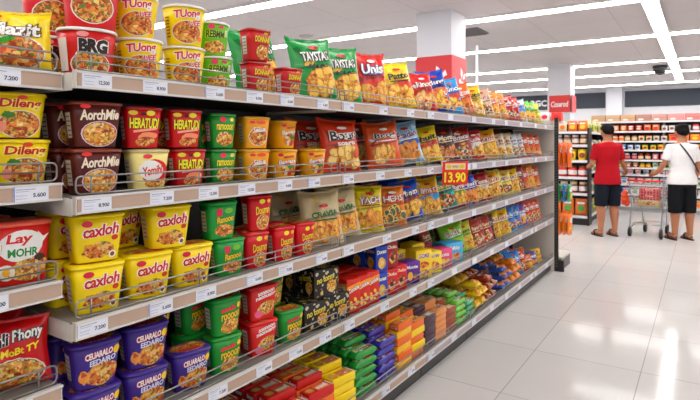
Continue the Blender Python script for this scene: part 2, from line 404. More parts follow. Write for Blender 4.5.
# ------------------------------------------------------------------ the room
def floor_mat():
    m = bpy.data.materials.new('glossy_floor_tiles'); m.use_nodes = True; nt = m.node_tree; b = nt.nodes['Principled BSDF']
    tc = nt.nodes.new('ShaderNodeTexCoord'); sp = nt.nodes.new('ShaderNodeSeparateXYZ'); nt.links.new(tc.outputs['Object'], sp.inputs[0])
    def mth(op, a, b_=None):
        n = nt.nodes.new('ShaderNodeMath'); n.operation = op
        for i, q in enumerate((a, b_)):
            if q is None: continue
            if isinstance(q, (int, float)): n.inputs[i].default_value = q
            else: nt.links.new(q, n.inputs[i])
        return n.outputs[0]
    ds = []; ids = []
    for ax, off, sz in (('X', .326, .64), ('Y', -3.76, .75)):
        s_ = mth('DIVIDE', mth('ADD', sp.outputs[ax], off + sz * 40), sz); fr = mth('FRACT', s_); ids.append(mth('FLOOR', s_))
        ds.append(mth('MULTIPLY', mth('MINIMUM', fr, mth('SUBTRACT', 1., fr)), sz))
    g = mth('LESS_THAN', mth('MINIMUM', ds[0], ds[1]), .0022)
    wn = nt.nodes.new('ShaderNodeTexWhiteNoise'); wn.noise_dimensions = '2D'; cx = nt.nodes.new('ShaderNodeCombineXYZ')
    nt.links.new(ids[0], cx.inputs[0]); nt.links.new(ids[1], cx.inputs[1]); nt.links.new(cx.outputs[0], wn.inputs['Vector'])
    nz = nt.nodes.new('ShaderNodeTexNoise'); nz.inputs['Scale'].default_value = 2.2; nz.inputs['Detail'].default_value = 5; nt.links.new(tc.outputs['Object'], nz.inputs['Vector'])
    mx = nt.nodes.new('ShaderNodeMix'); mx.data_type = 'RGBA'; mx.inputs[6].default_value = (*lin((184, 180, 178)), 1); mx.inputs[7].default_value = (*lin((194, 190, 188)), 1)
    nt.links.new(mth('ADD', mth('MULTIPLY', nz.outputs['Fac'], .6), mth('MULTIPLY', wn.outputs[0], .4)), mx.inputs[0])
    m2 = nt.nodes.new('ShaderNodeMix'); m2.data_type = 'RGBA'; m2.inputs[7].default_value = (*lin((140, 132, 128)), 1)
    nt.links.new(g, m2.inputs[0]); nt.links.new(mx.outputs[2], m2.inputs[6]); nt.links.new(m2.outputs[2], b.inputs['Base Color'])
    b.inputs['Roughness'].default_value = .1; b.inputs['Specular IOR Level'].default_value = .08
    nb = nt.nodes.new('ShaderNodeTexNoise'); nb.inputs['Scale'].default_value = 5.; nt.links.new(tc.outputs['Object'], nb.inputs['Vector'])
    bp = nt.nodes.new('ShaderNodeBump'); bp.inputs['Strength'].default_value = .06; bp.inputs['Distance'].default_value = .01
    nt.links.new(nb.outputs['Fac'], bp.inputs['Height']); nt.links.new(bp.outputs[0], b.inputs['Normal'])
    return m
def ceil_mat():
    m = bpy.data.materials.new('ceiling_panels'); m.use_nodes = True; nt = m.node_tree; b = nt.nodes['Principled BSDF']
    tc = nt.nodes.new('ShaderNodeTexCoord'); br = nt.nodes.new('ShaderNodeTexBrick'); br.offset = 0
    br.inputs['Scale'].default_value = 1; br.inputs['Brick Width'].default_value = 1.2; br.inputs['Row Height'].default_value = 1.2
    br.inputs['Mortar Size'].default_value = .006; br.inputs['Mortar Smooth'].default_value = 0
    br.inputs['Color1'].default_value = (*lin((204, 199, 200)), 1); br.inputs['Color2'].default_value = (*lin((208, 203, 204)), 1); br.inputs['Mortar'].default_value = (*lin((182, 176, 177)), 1)
    nt.links.new(tc.outputs['Object'], br.inputs['Vector']); nt.links.new(br.outputs[0], b.inputs['Base Color']); b.inputs['Roughness'].default_value = .8
    return m
X0, X1, Y0, Y1 = -13., 5.5, -6., 21.8
fm = floor_mat(); WALL = mat((226, 226, 230), .7)
struct('floor', MB().box(X0, X1, Y0, Y1, -.1, 0, fm))
struct('ceiling', MB().box(X0, X1, Y0, Y1, CEIL, CEIL + .1, ceil_mat()))
struct('wall_back', MB().box(X0, X1, Y1, Y1 + .15, 0, CEIL, WALL))
struct('wall_left', MB().box(X0 - .15, X0, Y0, Y1, 0, CEIL, WALL))
struct('wall_right', MB().box(X1, X1 + .15, Y0, Y1, 0, CEIL, WALL))
struct('wall_front', MB().box(X0, X1, Y0 - .15, Y0, 0, CEIL, WALL))
LAMP = mat((255, 252, 246), emit=LIGHT_POWER); TRIM = mat((232, 230, 228), .5)
for i, y in enumerate(LIGHT_ROWS):
    e = empty('strip_light', (0, y, CEIL))
    tag(e, 'long white ceiling strip light, %s crossing the aisle' % (('farthest behind' if i == 0 else 'second one behind') + ' the camera' if y < 2 else ['nearest row', 'second row', 'third row', 'fourth row', 'fifth row', 'farthest row'][max(0, i - 2)] if i < 8 else 'farthest row'), 'ceiling light', 'strip lights crossing the ceiling')
    if i == 7: e['label'] = 'long white ceiling strip light, sixth row crossing the aisle'
    MB().box(X0 + .6, X1 - .6, -.12, .12, -.035, 0, TRIM).build('housing', e)
    MB().box(X0 + .65, X1 - .65, -.1, .1, -.045, -.035, LAMP).build('diffuser', e)
e = empty('strip_light', (-.62, 13.9, CEIL)); tag(e, 'white ceiling strip light running lengthwise along the aisle', 'ceiling light')
MB().box(-.11, .11, -8.6, 5.6, -.062, -.046, TRIM).build('housing', e); MB().box(-.09, .09, -8.55, 5.55, -.07, -.062, LAMP).build('diffuser', e)
v = MB().box(-.36, .36, -.3, .3, -.02, 0, mat((120, 116, 116), .6))
for k in range(9): v.box(-.33, .33, -.27 + k * .064, -.235 + k * .064, -.032, -.018, mat((96, 92, 92), .5))
o = tag(v.build('ceiling_vent'), 'grey square air vent in the ceiling behind the first pillar', 'vent'); o.location = (-3.62, 9.2, CEIL)
o = tag(MB().lathe([(.001, -.05), (.09, -.045), (.13, -.015), (.15, 0)], mat((196, 192, 190), .4)).build('ceiling_speaker'), 'small round ceiling fixture above the green chip bags', 'speaker'); o.location = (-6.2, 7.9, CEIL)
e = empty('dome_camera', (-.95, 16, CEIL)); tag(e, 'black dome security camera hanging from the ceiling at right', 'camera')
MB().lathe([(.1, 0), (.17, 0), (.17, -.1), (.15, -.12)], mat((60, 58, 60), .4)).build('housing', e)
MB().lathe([(.001, -.24), (.07, -.225), (.12, -.18), (.145, -.12)][::-1], mat((16, 16, 18), .1)).build('dome', e)
# pillars
PW = mat((230, 231, 238), .6); RED = mat((206, 54, 58), .5); REDL = mat((214, 70, 72), .5); SIGNW = mat((246, 244, 244), .5)
def flatart(mb, fn): return Art(mb, fn, lift=.0015)
px1 = (-3.72, -3.15, 7.5, 8.07)
struct('trim_1', MB().box(*px1, 0, CEIL, PW)).name = 'trim_1'
e = empty('pillar_sign', (px1[1], px1[2], 0)); tag(e, 'red wrap-around pillar sign with white leafy emblem above the chip bags', 'sign')
mb = MB(); mb.box(-.57 - .012, .012, -.014, 0, 1.9, 2.74, RED)
A = flatart(mb, lambda a, b, o: (a - .285, -.014 - o, b + 2.32))
def emblem(A):
    A.put([(.06, -.16), (.12, -.2), (.2, -.12), (.2, .0), (.14, .06), (.05, .03), (.02, -.06)], [[0, 1, 2, 3, 4, 5, 6]], SIGNW)
    A.put([(.02, .0), (.1, .03), (.03, .1), (-.03, .06)], [[0, 1, 2, 3]], SIGNW)
    A.put([(.1, .07), (.13, .2), (.05, .27), (.04, .16)], [[0, 1, 2, 3]], SIGNW)
    A.put([(.14, .08), (.23, .12), (.2, .2), (.15, .15)], [[0, 1, 2, 3]], SIGNW)
emblem(A); mb.build('front_panel', e)
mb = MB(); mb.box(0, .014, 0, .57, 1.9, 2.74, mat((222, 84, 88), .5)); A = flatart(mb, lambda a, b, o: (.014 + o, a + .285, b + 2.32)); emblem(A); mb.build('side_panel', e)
px2 = (-3.34, -2.79, 14.2, 14.75); struct('trim_2', MB().box(*px2, 0, CEIL, PW))
e = empty('pillar_sign', (px2[0] + .02, px2[2], 0)); tag(e, 'small red sign with white script on the far pillar', 'sign')
mb = MB(); mb.box(.03, .53, -.03, 0, 2.2, 2.62, mat((222, 62, 60), .5)); A = flatart(mb, lambda a, b, o: (a + .28, -.03 - o, b + 2.4)); A.text('Coserod', 0, 0, .42, .15, SIGNW); mb.build('front_panel', e)
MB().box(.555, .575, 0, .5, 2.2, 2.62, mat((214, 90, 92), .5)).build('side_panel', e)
struct('trim_3', MB().box(-2.98, -2.46, 21.45, 21.8, 0, CEIL, PW))
DK = mat((52, 58, 70), .55)
for i, (a, b, l) in enumerate(((-8.2, -3.05, 'dark wall sign with white letters left of the far pillar'), (-2.4, 5.4, 'long dark blue-grey wall panel above the back shelves'))):
    mb = MB(); mb.box(a, b, 21.76, 21.8, 2.72, 3.3, DK)
    if i == 0: flatart(mb, lambda p, q, o: (p - 5.45, 21.76 - o, q + 2.98)).text('BGC', 0, 0, .62, .25, SIGNW, shear=0)
    tag(mb.build('wall_sign'), l, 'sign')
mb = MB().tube([(-3.3, 9, 0), (-3.3, 9, 3.12)], .022, mat((236, 236, 238), .4), 10); mb.lathe([(.16, 0), (.16, .02), (.03, .03)], mat((220, 220, 222), .4), 20, (-3.3, 9, 0))
tag(mb.build('signpost'), 'thin white vertical pole rising behind the chip bags', 'pole')

# ------------------------------------------------------------------ the gondola shelving
METW = mat((206, 200, 192), .4, spec=.5); METD = mat((30, 27, 27), .5); SHELF = mat((128, 122, 116), .45)
PINK = mat((184, 158, 140), .32, spec=.6, bscale=18); CHROME = mat((150, 148, 146), .28, .8); RAILW = mat((214, 212, 210), .3)
PINK_SHEEN = mat((180, 166, 172), .3, spec=.6, bscale=18)  # insert of the farther rails, lavender grazing reflection painted into its colour
TAGM = []
for i, (a, b) in enumerate((('5.600', 0), ('8.900', 1), ('12.500', 2), ('7.200', 3))):
    mb = MB(); mb.box(0, .0014, -.043, .043, -.019, .019, mat((226, 228, 238), .35))
    A = Art(mb, lambda p, q, o: (.0014 + o, p, q), lift=.0003)
    A.text(a, .02, -.004, .032, .011, mat((60, 62, 80)), shear=0); A.rect(-.038, .01, .011, .0125, mat((120, 124, 150))); A.rect(-.038, -.006, .006, .0072, mat((150, 154, 176)))
    A.rect(-.038, -.01, -.004, -.003, mat((150, 154, 176))); A.rect(-.038, -.012, -.012, -.011, mat((150, 154, 176)))
    if i == 0: A.rect(-.043, -.0405, -.019, .019, mat((90, 120, 190)))
    TAGM.append(mb.mesh('price_tag'))
PLAIN = MB().box(0, .0014, -.043, .043, -.019, .019, mat((226, 228, 238), .35)).mesh('price_tag')
def guard(y0, y1, xf, z, parent):
    mb = MB(); r = .0028; x = xf - .014; c = .014
    loop = [(x, y0 + .012, z + .003)]
    def arc(cy, cz, a0, a1): return [(x, cy + c * math.cos(R(a)), cz + c * math.sin(R(a))) for a in range(a0, a1 + (1 if a1 > a0 else -1), 30 if a1 > a0 else -30)]
    a, b = y0 + .01, y1 - .01
    pts = arc(a + c, z + .008 + c, 270, 180) + arc(a + c, z + .056 - c, 180, 90) + arc(b - c, z + .056 - c, 90, 0) + arc(b - c, z + .008 + c, 360, 270)
    mb.tube(pts + [pts[0]], r, CHROME, 6)
    mb.tube([(x, a + .003, z + .032), (x, b - .003, z + .032)], r * .8, CHROME, 6)
    n = max(2, int((y1 - y0) / .32))
    for k in range(n + 1):
        y = a + .045 + (b - a - .09) * k / n; mb.tube([(x - .003, y, z), (x - .003, y, z + .056)], r, CHROME, 6)
    mb.build('wire_guard', parent)
def bay(y0, y1, D, zs, base_z, label, left_end=False, tags=True, depth=.5, top=1.66, far=False, rt=0):
    e = empty('shelving_bay', (-D, y0, 0)); tag(e, label, 'shelf unit', 'bays of the snack shelving'); L = y1 - y0; rd = random.Random(int(y0 * 100))
    MB().box(-depth - .03, -depth, 0, L, 0, top, METD).build('back_panel', e)
    for yy in (0.0, L - .012) if left_end else (L - .012,):
        u = MB(); u.box(-depth, -depth + .045, yy, yy + .012, 0, top, METD); u.build('upright', e)
    MB().box(-depth, -.045, 0, L, 0, base_z - .055, mat((44, 42, 42), .5)).box(-.05, -.035, .004, L - .004, .02, base_z - .045, mat((58, 56, 56), .45)).box(-.14, -.08, .06, .12, 0, .02, BLACK).build('kick_plate', e)
    for si, z in enumerate(zs):
        s = MB(); s.box(-depth, -.012, .002, L - .002, z - .03, z, SHELF, 0); s.box(-depth + .01, -.03, .0005, .002, z - .048, z - .001, METW)
        s.box(-depth + .03, -.04, .04, L - .04, z - .038, z - .03, METD)
        so = s.build('shelf', e)
        f = MB(); tilt = .0
        f.box(-.012, 0, .002, L - .002, z - .044, z + .003, RAILW, .001); f.box(0, .002, .006, L - .006, z - .0375, z - .004, PINK if y0 < 2.5 else PINK_SHEEN)
        f.box(0, .0045, .002, L - .002, z - .044, z - .0385, RAILW); f.box(0, .0045, .002, L - .002, z - .003, z + .003, RAILW)
        f.box(-.013, .005, 0, .003, z - .045, z + .004, METW); f.build('price_rail', so)
        # bracket showing at the end
        if left_end: MB().box(-.17, -.012, -.002, .0005, z - .05, z - .003, METW, .001).build('end_bracket', so)
        g = MB(); guard(.0, L, 0, z, so)
        if tags:
            y = (.05 if si % 2 else .045) + .02 * rd.random()
            while y < L - .05:
                me = TAGM[rd.randrange(4)] if y0 + y < 3.2 else PLAIN
                t = bpy.data.objects.new('price_tag', me); COL.objects.link(t); t.parent = so; t.location = (.0022, y, z - .0205); t.rotation_euler = (0, 0, 0)
                y += .17 + .08 * rd.random() + (.12 if y0 > 1.5 else 0) + (.08 if y0 > 3 else 0)
    return e
JO = [.777, 2.02, 2.92, 3.66, 4.41, 5.35, 6.19]
NM = ['first wide bay holding noodle cups, right of the near bay', 'second bay with green and red chip bags on top', 'third bay of the long snack shelving, behind the price sign', 'fourth bay of the long snack shelving', 'fifth bay of the long snack shelving', 'last bay of the snack shelving beside the end panel']
for i in range(6): bay(JO[i], JO[i + 1], DS, SZ, SZ[4], NM[i], left_end=(i == 0), far=i > 3)
bay(-.25, .773, DN, NZ, NZ[4], 'nearest bay at left edge with closer spaced shelves')
e = empty('end_panel', (-DS - .5, 6.2, 0)); tag(e, 'beige end panel with black slotted post closing the snack shelving', 'panel')
MB().box(-.03, .5, 0, .028, .0, 1.66, mat((216, 206, 196), .5)).build('board', e)
u = MB().box(.5, .54, 0, .028, 0, 1.7, METD)
for k in range(52): u.box(.512, .53, -.003, 0, .05 + k * .031, .066 + k * .031, mat((90, 88, 86), .4))
u.build('slotted_post', e); MB().box(.54, .6, .0, .028, 0, .12, METD).build('foot', e)
# hanging price sign
e = empty('price_sign', (-DS + .078, yat(455, DS - .078), SZ[1] - .044)); tag(e, 'red price sign with yellow 13.90 hanging on second shelf edge', 'sign'); e.rotation_euler = (0, R(3), R(-40))
mb = MB(); mb.box(0, .003, -.088, .088, -.073, .073, mat((214, 44, 24), .4), .001); A = Art(mb, lambda p, q, o: (.003 + o, p, q), lift=.0004)
A.text('13.90', 0, -.026, .15, .066, mat((250, 220, 40)), outline=mat((180, 30, 16)), shear=0); A.rect(-.07, .07, .024, .062, mat((226, 214, 170)))
A.ell(-.045, .043, .018, .013, mat((214, 190, 60))); A.ell(.045, .043, .018, .013, mat((214, 190, 60))); A.text('BOGO', .0, .043, .04, .014, mat((160, 60, 30)), shear=0); mb.build('sign_face', e)
MB().box(-.003, 0, -.095, -.06, .04, .078, mat((220, 220, 220), .3)).build('clip', e)

# ------------------------------------------------------------------ package kinds
def mc(*c): return mat(c, .4)
YEL = (246, 214, 22); RD = (196, 22, 26); GRN = (36, 150, 50)
def a_tuong(A, w, h):
    A.bowl(.0, -.17 * h, w * .36, h * .27, NOODLE, seed=1); A.text('TUong', .0, .27 * h, w * .62, h * .26, mc(206, 30, 70), WHITE, ang=.12); A.text('UEE', .18 * w, .07 * h, w * .3, h * .12, mc(206, 30, 70), WHITE, ang=.12)
    for k in range(7): A.rect(-.47 * w, -.41 * w, (-.3 + .08 * k) * h, (-.265 + .08 * k) * h, mc(150, 110, 30))
    A.ell(.34 * w, -.32 * h, .05 * w, .06 * h, mc(232, 120, 40))
cup('tuong', 'round yellow noodle cup with red TUong lettering', 0.142, .137, YEL, a_tuong, 2.0, .78)
def a_brg(A, w, h):
    A.bowl(.04 * w, -.26 * h, w * .34, h * .26, NOODLE, seed=2); A.rect(-.48 * w, -.36 * w, -.4 * h, .3 * h, mc(236, 230, 222)); A.text('BRG', .08 * w, .14 * h, w * .5, h * .3, mc(30, 18, 16), WHITE, shear=0, bold=.06); A.ell(-.1 * w, .38 * h, w * .1, h * .06, mc(240, 150, 150))
cup('brg', 'large red noodle bowl with black BRG lettering', 0.158, .138, (196, 24, 28), a_brg, 2.3, .82)
def a_redbowl(A, w, h): A.bowl(.0, -.08 * h, w * .36, h * .33, NOODLE, seed=4); A.text('TUng', -.0, .38 * h, w * .5, h * .16, WHITE, mc(140, 10, 20))
cup('redbowl', 'red noodle bowl with large bowl picture', 0.158, .138, (200, 20, 34), a_redbowl, 2.3, .82)
def a_green(A, w, h): 
    A.ell(.0, -.24 * h, w * .36, h * .2, NOODLEB, jag=.3, seed=3); A.ell(-.12 * w, .36 * h, w * .1, h * .08, mc(226, 60, 110)); A.ell(.16 * w, .37 * h, w * .09, h * .05, mc(226, 60, 110)); A.text('REBMM', .0, .14 * h, w * .56, h * .22, mc(28, 70, 20), mc(206, 220, 60))
    A.rect(.3 * w, .38 * w, .1 * h, .3 * h, mc(210, 230, 190))
cup('greencup', 'lime green noodle cup with dark lettering', 0.128, .124, (108, 190, 40), a_green, 2.0, .8)
def a_donnar(A, w, h):
    A.bowl(.1 * w, -.22 * h, w * .3, h * .24, NOODLEB, mc(60, 20, 16), seed=5); A.text('DONNAR', .06 * w, .2 * h, w * .66, h * .2, mc(250, 214, 40), mc(120, 16, 16)); A.text('AN', .2 * w, .4 * h, w * .2, h * .09, mc(250, 214, 40))
cup('donnar', 'small red noodle box with yellow DONNAR lettering', 0.108, .123, (186, 24, 28), a_donnar, 5, .79, (170, 30, 34), dep=0.082)
# near bay
def a_marit(A, w, h):
    A.bowl(-.02 * w, -.2 * h, w * .4, h * .27, NOODLE, seed=6); A.text('Mazit', -.05 * w, .2 * h, w * .8, h * .24, WHITE, mc(90, 60, 20), shear=.1); A.ell(-.2 * w, .0, .15 * w, .05 * h, mc(60, 160, 40), .3, .4); A.ell(-.4 * w, .42 * h, .2 * w, .05 * h, mc(210, 50, 30))
bag('marit', 'yellow noodle packet with white Mazit lettering and bowl', .165, .165, YEL, a_marit, .06, 1, 'noodle_packet', 'noodle packet', lean=4)
def a_djieng(A, w, h):
    A.bowl(.02 * w, -.2 * h, w * .37, h * .3, NOODLE, seed=7); A.text('Dileng', .02 * w, .26 * h, w * .72, h * .26, mc(186, 18, 26), mc(250, 232, 120)); A.ell(-.2 * w, .02 * h, .1 * w, .08 * h, mc(60, 120, 40), 0, .6); A.ell(-.32 * w, -.25 * h, .08 * w, .12 * h, mc(240, 150, 130)); A.ell(.04 * w, .42 * h, .09 * w, .05 * h, mc(220, 60, 40))
cup('djieng', 'yellow noodle cup with red Dileng lettering', 0.14, .119, (246, 216, 20), a_djieng, 3, .8, (236, 206, 30), dep=0.12)
def a_lay(A, w, h):
    A.ell(-.05 * w, .14 * h, .36 * w, .26 * h, WHITE, .1); A.text('Lay', -.08 * w, .24 * h, w * .42, h * .2, mc(206, 24, 24)); A.text('MOHR', -.02 * w, .03 * h, w * .5, h * .14, mc(24, 130, 60), shear=0)
    A.ell(.1 * w, -.26 * h, w * .38, h * .18, NOODLEB, .1, .2); A.ell(-.3 * w, -.28 * h, .14 * w, .13 * h, mc(240, 236, 220)); A.ell(-.3 * w, -.28 * h, .06 * w, .06 * h, mc(246, 180, 40)); A.put([(.24 * w, .1 * h), (.42 * w, .3 * h), (.3 * w, .26 * h), (.2 * w, .36 * h)], [[0, 1, 2, 3]], WHITE)
    A.ell(.26 * w, -.08 * h, .09 * w, .06 * h, mc(60, 26, 20), 0, .5)
cup('lay', 'large red noodle cup with white blob reading Lay MOHR', 0.155, .165, (204, 34, 26), a_lay, 3, .84, (216, 90, 70), dep=0.12)
def a_sonli(A, w, h):
    A.bowl(.02 * w, -.28 * h, w * .38, h * .22, NOODLEB, seed=8); A.text('Sonli', -.24 * w, .26 * h, w * .42, h * .2, BLACK, WHITE, ang=.1); A.text('Phony', .22 * w, .3 * h, w * .44, h * .22, WHITE, BLACK, ang=.1); A.text('HoMoBt TY', .03 * w, .07 * h, w * .72, h * .11, mc(250, 220, 40), None, ang=.12)
bag('sonli', 'red noodle packet with black and white Sonli Phony lettering', .18, .18, (200, 20, 26), a_sonli, .07, 2, 'noodle_packet', 'noodle packet', lean=6)
# second shelf
def a_aorch(A, w, h): A.bowl(.04 * w, -.2 * h, w * .38, h * .27, NOODLEB, mc(226, 200, 220), seed=9); A.text('AorchMie', .02 * w, .24 * h, w * .8, h * .24, mc(246, 232, 210), mc(90, 30, 24), ang=.04); A.ell(-.26 * w, .42 * h, w * .1, h * .05, mc(226, 50, 50))
cup('aorch', 'brown noodle bowl with cream AorchMie lettering', 0.142, .13, (84, 28, 24), a_aorch, 5, .79, (120, 52, 36), dep=0.1)
def a_hera(A, w, h):
    A.text('HERATUDI', 0, .12 * h, w * .82, h * .26, mc(238, 236, 50), mc(100, 16, 16), shear=.1); A.ell(.1 * w, -.2 * h, w * .28, h * .1, mc(240, 150, 110), .1, .3); A.ell(.02 * w, -.34 * h, w * .3, h * .12, NOODLE, .1, .2); A.ell(-.3 * w, .38 * h, .12 * w, .06 * h, mc(230, 200, 60)); A.ell(.16 * w, .38 * h, .12 * w, .07 * h, mc(230, 214, 60)); A.rect(-.1 * w, .02 * w, .33 * h, .4 * h, mc(60, 20, 20)); A.rect(-.32 * w, .36 * w, -.12 * h, -.06 * h, mc(244, 170, 150), .01)
cup('hera', 'red noodle box with yellow HERATUDI lettering', 0.117, .127, (192, 20, 26), a_hera, 5, .79, (150, 26, 30), dep=0.082)
def a_yomi(A, w, h): A.ell(.1 * w, -.05 * h, w * .36, h * .34, mc(206, 30, 30), .2, .1); A.ell(.0, -.0, w * .34, h * .26, WHITE, -.1, .1); A.text('Yomihl', .05 * w, .0, w * .56, h * .24, mc(206, 24, 24), None, ang=.15); A.ell(.1 * w, -.34 * h, w * .28, h * .1, NOODLEB); A.ell(-.1 * w, .36 * h, .12 * w, .06 * h, mc(220, 60, 70))
cup('yomi', 'cream and red noodle box reading Yomihl', 0.125, .127, (244, 228, 150), a_yomi, 5, .79, (206, 190, 140), dep=0.085)
def a_rung(A, w, h): A.ell(.02 * w, -.22 * h, w * .36, h * .22, NOODLEB, 0, .2); A.text('ramooon', .02 * w, .13 * h, w * .7, h * .18, mc(240, 226, 60), mc(16, 70, 24)); A.ell(-.08 * w, .36 * h, .12 * w, .08 * h, mc(226, 50, 90)); A.ell(.28 * w, .36 * h, .08 * w, .06 * h, mc(240, 220, 100))
cup('ramoon', 'green noodle box with yellow script and pink badge', 0.104, .124, (30, 134, 44), a_rung, 5, .79, (40, 120, 50), dep=0.076)
def a_org(A, w, h): A.bowl(.02 * w, -.12 * h, w * .36, h * .28, NOODLE, mc(246, 236, 220), seed=11); A.text('Seaua', .04 * w, .12 * h, w * .5, h * .18, WHITE, mc(190, 50, 30), ang=.1); A.ell(-.22 * w, .36 * h, .1 * w, .05 * h, mc(220, 40, 50)); A.ell(.1 * w, .36 * h, .18 * w, .06 * h, mc(226, 80, 60))
cup('orange', 'orange noodle cup with white script and bowl picture', 0.12, .122, (236, 164, 28), a_org, 4, .79, (214, 160, 60), dep=0.08)
def a_org2(A, w, h): A.ell(.08 * w, -.2 * h, w * .3, h * .22, MIX, 0, .2); A.text('Bangaze', .05 * w, .08 * h, w * .66, h * .2, WHITE, mc(196, 40, 60), ang=.12); A.text('nenumo', .08 * w, .27 * h, w * .4, h * .09, mc(196, 40, 60), ang=.1); A.ell(-.2 * w, .34 * h, .09 * w, .06 * h, mc(220, 40, 60))
cup('bangaze', 'yellow-orange noodle cup with pink and white Bangaze script', 0.126, .12, (240, 176, 24), a_org2, 2.4, .82, (226, 170, 60))
# middle shelf
def a_cax(A, w, h): A.text('caxloh', .04 * w, .18 * h, w * .7, h * .26, mc(196, 18, 34), WHITE, ang=.08); A.ell(-.22 * w, .33 * h, w * .1, h * .07, mc(206, 30, 70)); A.ell(.0, -.24 * h, w * .34, h * .18, NOODLE, .0, .3, seed=3); A.ell(.32 * w, .0, .07 * w, .06 * h, mc(196, 60, 30)); A.ell(.3 * w, -.36 * h, .08 * w, .08 * h, WHITE); A.ell(.3 * w, -.36 * h, .05 * w, .05 * h, mc(120, 70, 40))
cup('caxloh', 'yellow noodle cup with red caxloh lettering', 0.15, .138, (240, 212, 20), a_cax, 4.5, .79, (216, 186, 30), dep=0.105, top=1)
def a_grn3(A, w, h): A.ell(.04 * w, -.26 * h, w * .34, h * .17, NOODLE, 0, .3); A.text('Ranooo', .06 * w, .05 * h, w * .6, h * .18, mc(240, 196, 40), mc(20, 90, 36), ang=.12); A.rect(-.24 * w, -.06 * w, .14 * h, .34 * h, mc(214, 40, 80)); A.ell(.16 * w, .28 * h, .14 * w, .08 * h, mc(120, 190, 60))
cup('ranooo', 'green noodle cup with pink badge and orange script', 0.124, .134, (28, 146, 62), a_grn3, 4, .79, (60, 120, 60), dep=0.09, top=1)
def a_red3(A, w, h): A.bowl(.1 * w, -.26 * h, w * .28, h * .2, NOODLEB, mc(246, 226, 190), seed=12); A.text('Doumn', .06 * w, .1 * h, w * .62, h * .24, mc(246, 200, 50), mc(120, 10, 20), ang=.1); A.ell(.02 * w, .35 * h, .12 * w, .07 * h, mc(240, 220, 60)); A.ell(.3 * w, .36 * h, .08 * w, .06 * h, mc(246, 170, 60))
cup('doumn', 'red noodle cup with yellow Doumn lettering', 0.11, .138, (200, 20, 34), a_red3, 4.5, .79, (170, 24, 34), dep=0.082, top=1)
# fourth shelf
def a_pur(A, w, h): A.ell(.1 * w, -.2 * h, w * .36, h * .26, NOODLE, .15, .12); A.text('CEUARALO', .02 * w, .26 * h, w * .56, h * .15, WHITE, mc(200, 30, 50), ang=.1); A.text('EEDAIRO', .1 * w, .1 * h, w * .56, h * .13, mc(226, 226, 246), None, ang=.1); A.ell(.38 * w, .28 * h, .07 * w, .1 * h, mc(240, 200, 40)); A.ell(-.3 * w, -.2 * h, .1 * w, .16 * h, CHIPO, 0, .4)
cup('purple', 'purple noodle cup with red and white EEDAIRO lettering', 0.142, .132, (62, 38, 128), a_pur, 4, .79, (150, 84, 44), name='noodle_cup', dep=0.105, top=1)
def a_gr4(A, w, h): A.ell(.1 * w, -.25 * h, w * .34, h * .2, NOODLEB, .1, .2); A.text('roooon', .1 * w, .03 * h, w * .68, h * .18, mc(240, 196, 40), mc(20, 90, 36), ang=.1); A.text('saab', .0, .24 * h, w * .5, h * .13, mc(230, 60, 70), mc(160, 20, 40), ang=.1); A.ell(.36 * w, .3 * h, .07 * w, .08 * h, mc(240, 190, 40))
cup('green4', 'bright green noodle cup with pink and yellow lettering', 0.128, .135, (24, 140, 50), a_gr4, 4, .79, (60, 120, 50), dep=0.092, top=1)
def a_rd4(A, w, h): A.ell(.1 * w, -.14 * h, w * .38, h * .2, NOODLEB, .3, .1); A.ell(-.2 * w, -.3 * h, .16 * w, .12 * h, mc(230, 110, 150)); A.text('neonuang', .06 * w, .2 * h, w * .74, h * .13, WHITE, None, ang=.2); A.text('sonnoon', .06 * w, .34 * h, w * .6, h * .1, WHITE, None, ang=.2)
cup('red4', 'bright red noodle box with white slanted lettering', 0.13, .135, (206, 34, 34), a_rd4, 6, .79, (190, 60, 50), dep=0.1, top=1)
def a_blk(A, w, h): A.text('no tonm', -.05 * w, .15 * h, w * .7, h * .2, mc(230, 210, 60), None, ang=.15); A.ell(.2 * w, -.15 * h, w * .2, h * .22, NOODLEB); [A.ell((-.4 + .2 * k) * w, (.36 - .7 * (k % 2)) * h, .06 * w, .07 * h, mc(200, 190, 170), 0, .8, 8, k) for k in range(5)]; rz = random.Random(4); [A.ell(rz.uniform(-.45, .45) * w, rz.uniform(-.45, .45) * h, .05 * w, .035 * h, mc(*rz.choice([(200, 190, 170), (226, 190, 60), (150, 110, 80)])), rz.uniform(0, 3), .8, 7, k) for k in range(16)]
carton('black', 'black noodle carton speckled with white and yellow print', .125, .145, .125, (26, 24, 24), a_blk, 'noodle_carton', 'box', topart=a_blk, sideart=a_blk)
def a_ob(A, w, h): A.rect(-.5 * w, .5 * w, .1 * h, .3 * h, mc(240, 160, 40), .1 * h); A.text('Cookie', 0, .22 * h, w * .8, h * .14, WHITE, mc(180, 20, 20), ang=.3); A.chips(0, -.2 * h, w * .7, h * .3, seed=3, n=5)
carton('redor', 'red and orange snack carton with slanted stripe', .12, .085, .165, (206, 40, 24), a_ob, sideart=a_ob)
def a_bb(A, w, h): A.text('Donax', 0, .28 * h, w * .8, h * .16, WHITE, mc(20, 30, 90), ang=.1); A.ell(0, -.15 * h, w * .3, h * .22, CHIP, 0, .2)
carton('bluebox', 'blue snack carton with gold snack picture', .09, .08, .14, (22, 66, 170), a_bb, sideart=a_bb)
def a_db(A, w, h): A.text('Choko', 0, .3 * h, w * .8, h * .13, mc(246, 226, 190)); A.ell(0, -.1 * h, w * .28, h * .22, MIX, 0, .2); A.ell(0, -.1 * h, w * .14, h * .11, mc(90, 30, 20))
carton('darkred', 'dark red biscuit carton with white lettering', .09, .08, .145, (150, 18, 30), a_db, sideart=a_db)
carton('redbox', 'small red biscuit carton with white lettering', .09, .09, .14, (200, 26, 36), a_db, sideart=a_db)
